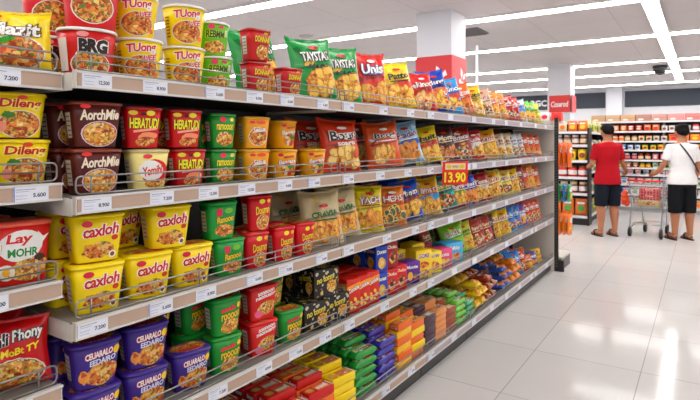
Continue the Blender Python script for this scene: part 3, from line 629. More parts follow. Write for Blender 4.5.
carton('purplebox', 'purple biscuit carton with yellow moon picture', .1, .13, .13, (94, 40, 140), lambda A, w, h: (A.text('Monte', 0, .26 * h, w * .7, h * .15, WHITE), A.ell(-.1 * w, -.15 * h, w * .16, h * .2, mc(240, 190, 40)), A.ell(.22 * w, -.2 * h, w * .12, h * .14, MIX)))
carton('yellowbox', 'tall yellow biscuit carton with brown biscuit picture', .11, .13, .17, (244, 206, 30), lambda A, w, h: (A.text('GORE', 0, .3 * h, w * .7, h * .15, mc(120, 40, 120), WHITE), A.ell(0, -.02 * h, w * .3, h * .12, CHIPO, 0, .2), A.ell(0, -.3 * h, w * .3, h * .12, CHIPO, 0, .2)))
carton('yellowlow', 'short yellow biscuit carton with purple lettering', .1, .14, .135, (248, 220, 60), lambda A, w, h: (A.text('GOBI', 0, .3 * h, w * .7, h * .15, mc(120, 40, 120), WHITE), A.ell(0, -.15 * h, w * .32, h * .2, CHIPO, 0, .2)))
carton('pinkbox', 'pink biscuit carton with white lettering', .1, .16, .125, (222, 80, 130), lambda A, w, h: (A.text('Lota', 0, .2 * h, w * .6, h * .2, WHITE), A.chips(0, -.2 * h, w * .6, h * .2, n=4)))
carton('skybox', 'light blue biscuit carton with white lettering', .12, .18, .135, (70, 176, 222), lambda A, w, h: (A.text('Mils', 0, .24 * h, w * .6, h * .2, WHITE, mc(20, 90, 170)), A.ell(.1 * w, -.2 * h, w * .25, h * .2, CHIPO)))
# chip bags
def cb(key, look, w, h, base, txt, tcol, ocol=None, band=None, c1=(246, 204, 92), c2=(214, 140, 44), food_=None, seed=0, sub=None, ty=.22, T=.074, th=.15, tw=.66, lean=13, name='chip_bag', cat='snack bag', sh='chips', res=18):
    if .16 < h < .232: h *= 1.13; w *= 1.06
    def art(A, w_, h_):
        rq = random.Random(seed * 7 + 1)
        for k in range(4): A.ell(rq.uniform(-.36, .36) * w_, rq.uniform(-.42, .42) * h_, rq.uniform(.05, .13) * w_, rq.uniform(.03, .07) * h_, mat(rq.choice([WH, tuple(int(q * .7) for q in base), tuple(min(255, int(q * 1.3 + 30)) for q in base), (236, 190, 60), (206, 50, 40)]), .35), rq.uniform(-1, 1), .7, 12, k)
        A.put([(-.42 * w_, -.02 * h_), (.44 * w_, .06 * h_), (.44 * w_, .1 * h_), (-.42 * w_, .03 * h_)], [[0, 1, 2, 3]], mat(tuple(int(q * .72) for q in base), .35))
        if band: A.ell(.05 * w_, -.02 * h_, w_ * .42, h_ * .12, mat(band, .35), .12, .1, seed=seed)
        if sh == 'chips': A.chips(.02 * w_, -.22 * h_, w_ * .66, h_ * .34, c1, c2, 15, seed)
        if sh == 'chips':
            for k in range(4): A.ell(rq.uniform(-.3, .3) * w_, rq.uniform(-.36, -.1) * h_, .08 * w_, .035 * h_, food_ or CHIPO, rq.uniform(0, 3), .4, 10, k)
        elif sh == 'pic': A.ell(.0, -.24 * h_, w_ * .4, h_ * .2, food_ or MIX, 0, .4, seed=seed)
        A.ell(.02 * w_, (ty + .16) * h_, .12 * w_, .032 * h_, mat((206, 40, 44) if base[0] < 180 or base[1] > 150 else WH, .35), 0, .1)
        if not sub: A.rect(-.28 * w_, .32 * w_, (ty - .14) * h_, (ty - .115) * h_, mat(ocol or tcol, .35), .02 * h_)
        A.text(txt, .02 * w_, ty * h_, w_ * tw, h_ * th, mat(tcol, .35), mat(ocol, .35) if ocol else None, ang=.08, shear=.1)
        if sub: A.text(sub, .04 * w_, (ty - .17) * h_, w_ * .5, h_ * .07, mat(tcol if not ocol else ocol, .35), ang=.08)
    bag(key, look, w, h, base, art, T, seed, name, cat, lean=lean, res=res)
WH = (246, 244, 240); DKB = (26, 24, 30)
cb('gchip', 'large green chip bag with white lettering and yellow chips', .235, .3, (16, 150, 66), 'TAYSTAS', WH, DKB, seed=3, sub='SOLAS', th=.17)
cb('rchip', 'large red-orange chip bag with white Uni lettering', .225, .31, (212, 40, 30), 'Unis', WH, (40, 60, 120), c1=(240, 180, 80), seed=4, th=.2)
cb('patto', 'yellow chip bag with black Patto lettering', .24, .285, (246, 212, 20), 'Patto', (30, 34, 50), None, band=(214, 50, 30), seed=5, th=.15)
cb('rwchip', 'red chip bag with white lettering and orange snack picture', .2, .26, (206, 40, 34), 'Rinoc', WH, (150, 20, 30), seed=6, c1=(240, 196, 140))
cb('blchip', 'deep blue chip bag with white lettering on a gold snack picture', .22, .3, (22, 70, 178), 'Plang', WH, (12, 30, 100), band=(226, 120, 50), seed=7)
cb('lbchip', 'sky blue chip bag with orange oval and gold chips', .2, .27, (60, 160, 220), 'Rino', WH, (20, 70, 160), band=(214, 70, 40), seed=8)
cb('orchip', 'orange chip bag with white lettering', .2, .25, (232, 110, 40), 'Ritza', WH, (190, 40, 30), seed=9, sh='pic', food_=CHIPO)
cb('ychip', 'yellow chip bag with black lettering', .2, .255, (246, 206, 30), 'Rito', DKB, None, seed=10, c1=(246, 226, 150))
cb('crchip', 'cream and red snack bag with mixed snack picture', .18, .225, (226, 190, 160), 'Moni', (200, 30, 40), WH, seed=11, sh='pic')
cb('redsm', 'small red snack bag with white lettering', .17, .215, (196, 30, 36), 'Loris', WH, None, seed=12, sh='pic')
cb('orsm', 'small orange and yellow snack bag with red lettering', .17, .22, (240, 150, 30), 'Cheso', (190, 30, 30), WH, seed=13, sh='pic', food_=CHIP)
cb('bwsm', 'small white and blue snack bag with blue cap label', .17, .205, (206, 222, 236), 'Kebi', (30, 90, 190), None, seed=14, band=(60, 150, 220))
cb('grsm', 'small bright green snack bag with white lettering', .18, .2, (90, 190, 50), 'Ngon', WH, (20, 110, 40), seed=15)
cb('ygsm', 'small yellow-green snack bag with green lettering', .17, .2, (216, 214, 60), 'Vito', (20, 120, 50), None, seed=16)
cb('bour', 'large orange-red chip bag with black and white Bour lettering', .25, .266, (216, 62, 24), 'Bour', DKB, WH, c1=(248, 214, 130), seed=17, th=.2, tw=.75, sub='soaro')
cb('boog', 'orange chip bag with black and white Boog lettering', .235, .262, (224, 90, 40), 'Boog', DKB, WH, c1=(248, 200, 110), seed=18, th=.16, band=None)
cb('exam', 'light blue snack bag with purple lettering and blue oval', .24, .265, (160, 206, 232), 'Exadan', (110, 40, 120), WH, band=(24, 80, 180), c1=(226, 150, 70), seed=19)
cb('ybag2', 'yellow snack bag with black and red lettering on second shelf', .22, .24, (242, 214, 36), 'huit', DKB, None, band=(206, 50, 40), seed=20)
cb('brown2', 'dark brown snack bag with cream lettering', .19, .225, (74, 34, 28), 'Mora', (240, 226, 200), None, seed=21, c1=(220, 150, 90), c2=(130, 60, 30))
cb('maroon', 'maroon snack bag with white lettering and snack picture', .22, .225, (140, 26, 28), 'Brisca', WH, None, seed=22, sh='pic')
cb('redwh', 'red snack bag with white label and green dot', .18, .21, (206, 40, 36), 'Kosa', WH, None, band=(240, 236, 226), seed=23)
cb('goldbag', 'golden yellow snack bag with red lettering', .22, .215, (236, 176, 30), 'Kami', (180, 40, 40), WH, seed=24)
cb('whbag', 'white snack bag with pale blue and brown print', .18, .195, (222, 222, 226), 'Soya', (120, 90, 120), None, seed=25, sh='pic')
cb('cream', 'cream snack bag with brown print', .18, .19, (232, 214, 180), 'Nuta', (140, 60, 40), None, seed=26, sh='pic', food_=CHIP)
cb('rosm', 'small orange-red snack bag with white lettering', .17, .2, (216, 84, 34), 'Pika', WH, None, seed=27, sh='pic', food_=CHIPO)
cb('beige', 'beige snack bag with green CRAVIA lettering and red badge', .225, .255, (214, 194, 150), 'CRAVIA', (30, 110, 50), None, band=None, seed=28, ty=.1, th=.11, c1=(240, 190, 80), c2=(226, 130, 70), T=.065)
cb('yach', 'yellow snack bag with white YACH lettering on red', .2, .25, (240, 214, 30), 'YACH', WH, (150, 20, 30), seed=29, th=.16, c1=(240, 170, 70))
cb('hers', 'orange snack bag with white HERS lettering', .22, .235, (230, 130, 36), 'HERS', WH, (180, 50, 30), seed=30, th=.16, c1=(90, 90, 80), c2=(240, 210, 90))
cb('phom', 'royal blue snack bag with white lettering and gold chips', .2, .24, (26, 80, 184), 'Phom', WH, (90, 30, 30), seed=31, band=(150, 60, 50))
cb('yblue', 'yellow and blue snack bag with red lettering', .22, .245, (238, 190, 50), 'Binocs', WH, (190, 40, 40), seed=32, band=(60, 160, 220))
cb('teal', 'teal snack bag with colourful snack picture', .2, .215, (20, 130, 126), 'Sabe', (240, 220, 110), None, seed=33, sh='pic')
cb('redgrn', 'dark red snack bag with green leaves and gold picture', .17, .2, (150, 30, 30), 'Ruma', WH, None, seed=34, band=(110, 170, 50))
cb('bluewh', 'blue and orange snack bag with white lettering', .18, .2, (60, 80, 190), 'Fisi', WH, None, seed=35, c1=(240, 150, 70))
cb('dred', 'dark red snack bag with cream label', .2, .205, (170, 26, 30), 'Tera', WH, None, seed=36, band=(230, 210, 180))
cb('yor', 'yellow-orange snack bag with puffed snacks', .18, .2, (240, 180, 40), 'Puli', (200, 50, 30), WH, seed=37)
cb('ywbag', 'yellow and white snack bag with brown print', .17, .195, (240, 214, 90), 'Mima', (150, 50, 30), WH, seed=38, sh='pic')
# fourth and bottom shelf small bags
cb('limebag', 'lime green snack bag with dark red lettering', .2, .2, (130, 190, 40), 'Bozha', (150, 30, 50), WH, seed=39, sh='pic', T=.06, res=14)
cb('ygbag', 'yellow and green snack bag with snack picture', .16, .19, (206, 206, 50), 'Kora', (30, 120, 50), None, seed=40, T=.06, res=14)
cb('stick', 'slim red-brown snack sachet with cream print', .11, .2, (176, 60, 34), 'Saty', (246, 226, 190), None, seed=41, sh='pic', T=.05, res=14)
cb('darkst', 'slim dark brown snack sachet with silver print', .11, .2, (60, 34, 36), 'Ebon', (210, 200, 200), None, seed=42, sh='none', T=.05, res=14)
cb('yelsm', 'small yellow snack sachet with red print', .16, .2, (244, 206, 30), 'Tutti', (190, 40, 60), WH, seed=43, T=.06, res=14)
cb('bluesm', 'small sky blue snack sachet with white print', .17, .2, (50, 130, 206), 'Mela', WH, None, seed=44, T=.06, res=14, sh='pic')
cb('violet', 'small violet and white snack sachet', .16, .19, (130, 90, 170), 'Luna', WH, None, seed=45, T=.06, res=14, band=(236, 230, 240))
cb('rorsm', 'small red and orange snack sachet', .15, .2, (206, 70, 34), 'Zola', WH, None, seed=46, T=.06, res=14, sh='pic')
cb('orpack', 'orange snack sachet with white lettering and peanuts', .117, .14, (228, 120, 34), 'Gori', WH, (190, 40, 30), seed=47, T=.06, res=14)
cb('rbpack', 'red-brown snack sachet with caramel picture', .117, .14, (150, 50, 40), 'Karo', (246, 220, 160), None, seed=48, T=.06, res=14, sh='pic')
cb('bwpack', 'blue and white snack sachet with orange picture', .117, .14, (60, 90, 170), 'Mida', WH, None, seed=49, T=.06, res=14, c1=(240, 160, 90))
cb('ypack', 'yellow snack sachet with brown picture', .117, .14, (240, 200, 50), 'Yuno', (170, 60, 30), None, seed=50, T=.06, res=14)
bar('greenbar', 'green wrapped biscuit roll with white and brown print', .18, .056, .042, (30, 140, 50), (226, 220, 190), 'Choee', (40, 110, 50))
bar('bluebar', 'blue-purple wrapped biscuit bar with cream lettering', .18, .054, .04, (56, 46, 150), (206, 180, 140), 'Mavals', (70, 40, 110))
bar('tealbar', 'teal green wrapped biscuit bar', .16, .056, .038, (60, 160, 110), (226, 230, 210), 'Tiva', (40, 120, 80))
bar('limebar', 'lime green wrapped biscuit bar with white stripe', .165, .056, .04, (110, 190, 60), (230, 236, 210), 'Linga', (60, 130, 40))
def flatbox(key, look, L, w, h, base, stripe, txt, tc):
    def top(A, w_, d_):
        A.rect(-.4 * w_, .4 * w_, -.4 * d_, .1 * d_, mat(stripe)); B = A
        A.ell(0, .3 * d_, w_ * .34, d_ * .14, CHIPO); A.text(txt, 0, -.15 * d_, d_ * .4, w_ * .5, mat(tc), WHITE, ang=1.571, shear=.1); A.rect(-.45 * w_, .45 * w_, -.47 * d_, -.43 * d_, WHITE)
    def side(A, a, h_): A.rect(-.42 * a, .3 * a, -.34 * h_, .34 * h_, mat(stripe)); A.text(txt, -.1 * a, 0, a * .46, h_ * .5, mat(tc), shear=.15); A.ell(.36 * a, 0, .09 * a, h_ * .4, MIX, 0, .2); A.rect(-.48 * a, -.44 * a, -.4 * h_, .4 * h_, WHITE)
    carton(key, look, L, w, h, base, lambda A, a, h_: (A.text(txt, 0, 0, a * .7, h_ * .5, mat(tc), WHITE)), topart=top, sideart=side)
flatbox('yelflat', 'flat yellow biscuit box with red lettering', .158, .066, .039, (246, 212, 30), (226, 130, 50), 'Soguco', (190, 30, 30))
flatbox('redflat', 'flat red biscuit box with white lettering', .158, .062, .039, (196, 26, 30), (230, 120, 60), 'Besuon', (250, 240, 220))
flatbox('orflat', 'flat orange biscuit box with yellow stripe', .158, .06, .039, (232, 110, 30), (246, 190, 60), 'Trieng', (180, 40, 30))
flatbox('yorflat', 'flat yellow-orange biscuit box', .158, .06, .039, (244, 190, 40), (236, 130, 50), 'Turing', (170, 50, 30))
flatbox('plumflat', 'flat dark plum chocolate box with cream print', .15, .062, .036, (74, 44, 62), (180, 150, 130), 'Noir', (236, 220, 200))
flatbox('peachflat', 'flat peach wafer box with brown biscuit print', .15, .066, .036, (226, 150, 90), (240, 200, 150), 'Wafla', (160, 60, 30))
flatbox('brownflat', 'flat brown cookie box with orange print', .15, .062, .036, (150, 74, 40), (226, 150, 80), 'Kokoa', (250, 220, 160))

# ------------------------------------------------------------------ products on the shelves
def stack(key, px, row, rot=-8, n=2, near=False, jit=1.5, back=0, dx=0.):
    for l in range(n):
        P(key, px + (random.random() - .5) * jit * .5, row, l, rot=rot + (random.random() - .5) * 5, near=near, back=back, dx=dx)
random.seed(11)
# near bay
P('marit', 22, 0, near=True, rot=-26, y=.7); P('redbowl', 48, 0, near=True, back=1, dx=.0, rot=0)
P('djieng', 20, 1, 0, near=True, rot=-18, y=.712); P('djieng', 14, 1, 1, near=True, rot=-16, y=.695)
P('djieng', 0, 1, 0, near=True, rot=0, back=1, y=.68)
P('lay', 16, 2, near=True, rot=-18, y=.708); P('lay', 16, 2, near=True, back=1, y=.66)
for k, dx in enumerate((.0, .1, .2)): P('sonli', 0, 3, near=True, rot=-24, dx=dx, y=.69 - .012 * k, lab=['at the front', 'in the middle', 'at the back'][k])
# top shelf
P('brg', 87, 0, 0, rot=-6); P('redbowl', 91, 0, 1, rot=-6)
P('brg', 80, 0, 0, rot=-20, back=1, y=.885); P('redbowl', 78, 0, 1, rot=-20, back=1, y=.885)
stack('tuong', 139, 0, -10); stack('tuong', 184, 0, -14); stack('tuong', 146, 0, 0, back=1)
stack('greencup', 217, 0, -16); stack('donnar', 255, 0, -18); P('donnar', 288, 0, 0, rot=-18)
P('gchip', 281, 0, back=1, rot=-14, dx=-.02, lab='behind the red box'); P('gchip', 303, 0, back=1, rot=-14, dx=-.02, lab='behind the red box')
P('gchip', 317, 0, rot=-24, dx=.0); P('gchip', 345, 0, rot=-24)
P('rchip', 373, 0, rot=-26); P('patto', 401, 0, rot=-26); P('rwchip', 425, 0, rot=-28); P('blchip', 439.5, 0, rot=-34); P('lbchip', 453, 0, rot=-32)
P('orchip', 465, 0, rot=-34); P('ychip', 475.5, 0, rot=-34)
def fill(row, y0, y1, keys, s, rot=-32, lab='', jr=6, dx=0., tilt=0.):
    y = y0; i = 0
    while y < y1:
        P(keys[min(len(keys) - 1, int((y - y0) / (y1 - y0) * len(keys)))], 0, row, rot=rot + (random.random() - .5) * jr, lab=lab, dx=dx + random.random() * .01, y=y); y += s; i += 1
fill(0, 4.10, 6.0, ['crchip', 'crchip', 'orsm', 'orsm', 'redsm', 'redsm', 'bwsm', 'grsm', 'grsm', 'ygsm'], .195, -40)
fill(0, 2.2, 5.9, ['gchip', 'rchip', 'patto', 'rwchip', 'orchip', 'crchip', 'orsm', 'redsm', 'crchip', 'grsm', 'ygsm', 'redsm'], .31, -20, 'in the back row', dx=.17)
# second shelf
stack('aorch', 92, 1, -5); stack('aorch', 80, 1, 0, back=1)
P('yomi', 146, 1, 0, rot=-8); P('hera', 140, 1, 1, rot=-8)
P('hera', 186, 1, 0, rot=-12); P('hera', 182, 1, 1, rot=-12)
stack('ramoon', 220, 1, -14); stack('orange', 253, 1, -14)
P('bangaze', 281.5, 1, 0, rot=-12); P('bangaze', 290.5, 1, 1, rot=-12, back=1, dx=-.1); P('bangaze', 284, 1, 0, back=1, rot=0); P('bangaze', 311, 1, 0, rot=-14); 
stack('bangaze', 262, 1, 0, back=1); stack('hera', 180, 1, 0, back=1); stack('ramoon', 222, 1, 0, back=1)
P('bour', 312, 1, rot=-14, dx=.17, lab='behind the cups'); P('bour', 346, 1, rot=-26); P('boog', 386, 1, rot=-28); P('bour', 367, 1, rot=-20, dx=.1, lab='behind the front bags')
P('exam', 409, 1, rot=-30); P('ybag2', 430, 1, rot=-30); P('brown2', 446, 1, rot=-34); P('maroon', 463, 1, rot=-32); P('redwh', 476, 1, rot=-34); P('goldbag', 489, 1, rot=-34)
fill(1, 4.45, 6.0, ['whbag', 'cream', 'cream', 'whbag', 'whbag', 'rosm', 'rosm', 'rosm'], .2, -40)
fill(1, 2.6, 5.95, ['boog', 'exam', 'brown2', 'maroon', 'maroon', 'brown2', 'brown2', 'redwh', 'maroon', 'goldbag', 'rosm'], .32, -22, 'in the back row', dx=.17)
# middle shelf
stack('caxloh', 94, 2, -9); stack('caxloh', 80, 2, 0, back=1)
P('caxloh', 145, 2, 0, rot=-12); P('caxloh', 188, 2, 0, rot=-14); P('caxloh', 165, 2, 1, rot=-13); stack('caxloh', 140, 2, 0, back=1)
P('ranooo', 226, 2, 0, rot=-16); P('ranooo', 218, 2, 1, rot=-14)
P('doumn', 253, 2, 0, rot=-18); P('doumn', 256, 2, 1, rot=-18); P('doumn', 280, 2, 0, rot=-18); P('doumn', 301, 2, 0, rot=-18); P('doumn', 290, 2, 0, back=1); stack('ranooo', 240, 2, 0, back=1); stack('doumn', 265, 2, 0, back=1, n=1)
P('beige', 290, 2, rot=-14, dx=.22, lab='behind the red cups'); P('beige', 307, 2, rot=-14, dx=.2, lab='behind the red cups')
P('beige', 324, 2, rot=-26); P('beige', 348, 2, rot=-26); P('yach', 370.5, 2, rot=-28); P('hers', 392, 2, rot=-28); P('phom', 411, 2, rot=-30); P('yblue', 429.5, 2, rot=-30); P('teal', 446, 2, rot=-32); P('redgrn', 459, 2, rot=-34); P('bluewh', 469, 2, rot=-34); P('dred', 481, 2, rot=-34); P('yor', 493, 2, rot=-34)
fill(2, 4.42, 6.0, ['redsm', 'ywbag', 'ywbag', 'yelsm', 'maroon', 'rosm', 'orsm', 'rosm'], .2, -40)
fill(2, 2.05, 5.95, ['beige', 'yach', 'hers', 'phom', 'yblue', 'dred', 'redsm', 'yor', 'redgrn', 'ywbag', 'dred', 'rosm'], .33, -22, 'in the back row', dx=.17)
# fourth shelf
stack('purple', 92, 3, -8); stack('purple', 82, 3, 0, back=1); stack('purple', 142, 3, -12); P('purple', 187, 3, 0, rot=-16); stack('purple', 170, 3, 0, back=1)
stack('green4', 222, 3, -16); stack('green4', 214, 3, 0, back=1); stack('red4', 258, 3, -18); stack('red4', 255, 3, 0, back=1); P('green4', 287, 3, 0, rot=-18); stack('green4', 286, 3, 0, back=1)
P('black', 309, 3, 0, rot=-16, lab='at the bottom'); P('black', 329.5, 3, 0, rot=-16, lab='at the bottom'); P('black', 318, 3, 1, rot=-14, lab='on top'); P('black', 318, 3, 0, rot=-8, back=1, lab='at the bottom'); P('black', 322, 3, 1, rot=-8, back=1, lab='on top')
P('redor', 343, 3, rot=-20); P('redor', 354, 3, rot=-20); P('redor', 365, 3, rot=-20)
for px in (345, 356, 367): P('redor', px, 3, rot=-10, back=1)
P('bluebox', 376, 3, 0, rot=-22, lab='at the bottom'); P('bluebox', 375.5, 3, 1, rot=-22, lab='on top'); P('bluebox', 380, 3, 0, back=1, rot=-10, lab='at the bottom'); P('bluebox', 379, 3, 1, back=1, rot=-10, lab='on top')
P('redbox', 386.5, 3, 0, rot=-22); P('redbox', 396, 3, 0, rot=-22); P('darkred', 387, 3, 1, rot=-22, dz=-.004); P('darkred', 395, 3, 0, back=1, rot=-10)
P('purplebox', 406.5, 3, rot=-22); P('yellowbox', 418, 3, rot=-22); P('yellowlow', 428.5, 3, rot=-24); P('pinkbox', 438, 3, rot=-24); P('skybox', 448, 3, rot=-26)
P('yellowbox', 412, 3, rot=-10, back=1); P('redbox', 424, 3, rot=-10, back=1); P('yellowbox', 431, 3, rot=-10, back=1); P('darkred', 441, 3, rot=-10, back=1); P('limebag', 440, 3, rot=-20, dx=.25, lab='in the back row'); P('limebag', 450, 3, rot=-20, dx=.22, lab='in the back row')
P('limebag', 459, 3, rot=-30); P('ygbag', 467, 3, rot=-32)
fill(3, 3.84, 4.25, ['stick'], .13, -34, jr=10); fill(3, 4.28, 4.5, ['darkst'], .13, -40)
fill(3, 4.55, 6.0, ['yelsm', 'yelsm', 'bluesm', 'bluesm', 'violet', 'rorsm', 'rorsm', 'violet', 'rorsm'], .185, -40)
fill(3, 3.5, 5.95, ['stick', 'limebag', 'stick', 'darkst', 'yelsm', 'bluesm', 'violet', 'rorsm'], .27, -22, 'in the back row', dx=.17)
# bottom shelf: flat packs laid in stacks along the edge
def pile(keys, y, rot, nx, nl, front=DS + .036, gap=.011, jr=1.6, stair=1):
    k0 = KIND[keys[0]]; L, w_, h = k0['dims']
    for i in range(nx):
        x = -(front + w_ / 2 + i * (w_ + gap)); top = nl + (stair if i else 0)
        for l in range(top):
            key = keys[(l + i) % len(keys)]
            lay = ('topmost' if l == top - 1 else ORD[l] + ' layer' if l else 'lowest') + (' in front column' if i == 0 else ' in %s column back' % ORD[i])
            place(key, x + random.uniform(-.003, .003), y + random.uniform(-.006, .006), SZ[4] + .0012 + l * (h * 1.06 + .0012), rot + (random.random() - .5) * jr, 0, 0, 'bottom shelf', lay)
pile(['redflat', 'brownflat'], 1.17, -97, 4, 4); pile(['redflat'], 1.36, -98, 5, 4); pile(['brownflat', 'redflat'], 1.55, -98, 5, 4); pile(['redflat'], 1.74, -98, 5, 4); pile(['orflat', 'redflat'], 1.925, -98, 5, 4)
pile(['yelflat'], 2.105, -98, 5, 4); pile(['greenbar'], 2.31, -96, 6, 5, jr=2); pile(['bluebar'], 2.52, -90, 6, 5); pile(['yorflat', 'orflat'], 2.715, -92, 5, 6); pile(['orflat', 'yelflat'], 2.885, -92, 5, 5)
pile(['plumflat'], 3.055, -92, 5, 5); pile(['peachflat'], 3.225, -92, 5, 5); pile(['brownflat'], 3.39, -92, 5, 4); pile(['limebar'], 3.57, -92, 5, 4); pile(['tealbar'], 3.755, -90, 4, 3)
def heap(keys, y0, y1, n, layers):
    for l in range(layers):
        for j in range(n):
            y = y0 + (y1 - y0) * (j + .5 + (.2 if l % 2 else -.1)) / n
            for c, x in enumerate((-1.41, -1.565, -1.72)):
                if l == layers - 1 and c == 0 and j % 2: continue
                key = keys[int((j + .5 * random.random()) / n * len(keys)) % len(keys)]
                o = place(key, x + random.uniform(-.006, .003), y, SZ[4] + .046 + l * .074, 0, 0, 0, 'bottom shelf heap', ['lowest', 'second', 'third', 'topmost'][l] + [' layer in front', ' layer behind', ' layer at the back'][c])
                o.rotation_euler = (R(random.uniform(-3, 3)), R(-79), R(random.uniform(-7, 5)))
heap(['ypack', 'rbpack'], 3.855, 4.345, 4, 3); heap(['bwpack', 'orpack'], 4.475, 5.02, 4, 3)
fill(4, 5.12, 6.0, ['bluesm', 'rorsm', 'orpack', 'bwpack', 'ypack'], .18, -40); fill(4, 5.15, 5.95, ['bluesm', 'bluesm', 'orpack', 'ypack'], .22, -26, 'in the back row', dx=.17)

# ------------------------------------------------------------------ end rack beside the gondola, with hanging bags
e = empty('display_rack', (-1.88, 6.245, 0)); tag(e, 'grey end rack with hanging snack bags past the black slotted post', 'rack')
MB().box(0, .48, .0, .03, .14, 1.66, mat((176, 170, 164), .5)).box(.0, .03, .03, .42, .14, 1.66, mat((176, 170, 164), .5)).build('back_panel', e)
MB().box(0, .56, .0, .46, 0, .13, mat((96, 92, 90), .5)).box(-.005, .575, -.0, .47, .13, .15, METW).build('plinth', e)
MB().box(-.005, .5, .0, .45, 1.65, 1.67, METW).build('top_board', e)
for z in (.5, .85, 1.2): MB().box(.03, .48, .03, .42, z, z + .02, METW).build('shelf', e)
HZ = (1.455, .985, .65)
for z in HZ:
    mb = MB()
    mb.tube([(.48, .19, z + .004), (.645, .19, z + .004), (.66, .19, z + .018)], .004, CHROME, 6); mb.box(.47, .482, .15, .23, z - .03, z + .04, METW); mb.build('hook', e)
def hanger(key, look, base, txt, seed, h=.3):
    def art(A, w_, h_): A.ell(0, .2 * h_, w_ * .36, h_ * .12, WHITE, .1); A.text(txt, 0, .2 * h_, w_ * .6, h_ * .12, mat((180, 30, 30))); A.chips(0, -.2 * h_, w_ * .6, h_ * .3, seed=seed, n=8)
    bag(key, look, .15, h, base, art, .034, seed, 'hanging_bag', 'snack bag', lean=0, res=12)
hanger('hang_o', 'orange snack bag hanging from a hook', (236, 110, 24), 'Tipo', 60); hanger('hang_g', 'green snack bag hanging from a hook', (40, 140, 70), 'Nori', 61, .22); hanger('hang_b', 'blue snack bag hanging from a hook', (50, 120, 190), 'Nemi', 62, .22); hanger('hang_s', 'small orange snack bag hanging from a hook', (240, 130, 24), 'Tipo', 63, .26)
for zi, keys in enumerate((('hang_o', 'hang_o', 'hang_o'), ('hang_g', 'hang_b', 'hang_g'), ('hang_s', 'hang_s', 'hang_s'))):
    for i, k in enumerate(keys):
        place(k, -1.37 + i * .05, 6.435, HZ[zi] - .006 - KIND[k]['dims'][2], -6, where=['upper', 'middle', 'lower'][zi] + ' end rack hook', layer='', group='bags hanging on the end rack', parts=False)
for i, (c, l) in enumerate((((40, 90, 180), 'blue'), ((200, 40, 50), 'red'), ((230, 230, 236), 'white and red'), ((214, 60, 50), 'orange-red'))):
    mb = MB().box(-.055, .055, -.05, .05, 0, .1, mat(c), .004); A = Art(mb, lambda a, b, o: (a, -.05 - o, b + .05)); A.ell(0, 0, .035, .025, WHITE if i < 2 else mat((200, 40, 50)))
    o = tag(mb.build('snack_box'), l + ' small box standing on top of the end rack', 'box', 'boxes on top of the end rack'); o.location = (-1.8 + i * .13, 6.46, 1.671)

# ------------------------------------------------------------------ background goods
def bgjar(c, lid, lab, w=.1, h=.14):
    mb = MB(); r = w / 2
    mb.lathe([(r * .92, 0), (r, .008), (r, h * .72), (r * .8, h * .82)], mat(c), 14); mb.lathe([(r * .84, h * .8), (r * .86, h * .82), (r * .86, h * .97), (r * .8, h)], mat(lid), 14)
    mb.lathe([(r * 1.012, h * .2), (r * 1.015, h * .21), (r * 1.015, h * .6), (r * 1.012, h * .61)], mat(lab), 14); return mb
def bgtub(c, lid, lab, w=.115, h=.11):
    mb = MB(); r = w / 2; mb.lathe([(r * .78, 0), (r * .8, .004), (r * .96, h * .9)], mat(c), 16); mb.lathe([(r, h * .88), (r * 1.02, h * .9), (r * 1.02, h * .97), (r * .9, h)], mat(lid), 16)
    Art(mb, lambda a, b, o: (a, -math.sqrt(max(0, (r * .9) ** 2 - a * a)) - o - .004, b + h * .45), step=w / 8).ell(0, 0, r * .6, h * .24, mat(lab)); return mb
def bgbox(c, _, lab, w=.12, h=.13):
    mb = MB().box(-w / 2, w / 2, -.045, .045, 0, h, mat(c), .004); A = Art(mb, lambda a, b, o: (a, -.045 - o, b + h / 2)); A.ell(0, -.1 * h, w * .3, h * .24, mat(lab)); A.rect(-w * .36, w * .36, h * .22, h * .38, mat(lab)); return mb
def bgpouch(c, _, lab, w=.12, h=.15):
    mb = MB(); rings = []
    for v, t in ((0, .3), (.08, .9), (.35, 1), (.7, .8), (.93, .2), (1, .06)):
        rings.append([(w / 2 * (.96 + .04 * abs(v - .5) * 2) * math.copysign(abs(math.cos(a)) ** .8, math.cos(a)), .035 * t * math.sin(a), v * h) for a in [2 * math.pi * k / 16 for k in range(16)]])
    mb.loft(rings, mat(c, .35)); A = Art(mb, lambda a, b, o: (a, -.038 - o, b + h * .42)); A.ell(0, 0, w * .3, h * .2, mat(lab)); A.rect(-w * .3, w * .3, h * .26, h * .38, WHITE); return mb
FN = {'jar': bgjar, 'tub': bgtub, 'box': bgbox, 'pouch': bgpouch}
CN = {'red': (196, 40, 44), 'orange': (230, 120, 50), 'yellow': (238, 200, 50), 'white': (226, 222, 218), 'brown': (130, 70, 46), 'green': (90, 150, 70), 'blue': (80, 130, 190), 'tan': (190, 150, 110), 'pink': (214, 110, 120), 'maroon': (130, 36, 44), 'cream': (226, 206, 166)}
BG = {}
def bgkind(sh, c, lid, lab, w=None, h=None):
    k = (sh, c, lid, lab, w, h)
    if k not in BG:
        kw = {}
        if w: kw['w'] = w
        if h: kw['h'] = h
        BG[k] = FN[sh](CN[c], CN[lid], CN[lab], **kw).mesh({'jar': 'jar', 'tub': 'food_tub', 'box': 'food_box', 'pouch': 'food_pouch'}[sh])
    return BG[k]
ENTRIES = {}
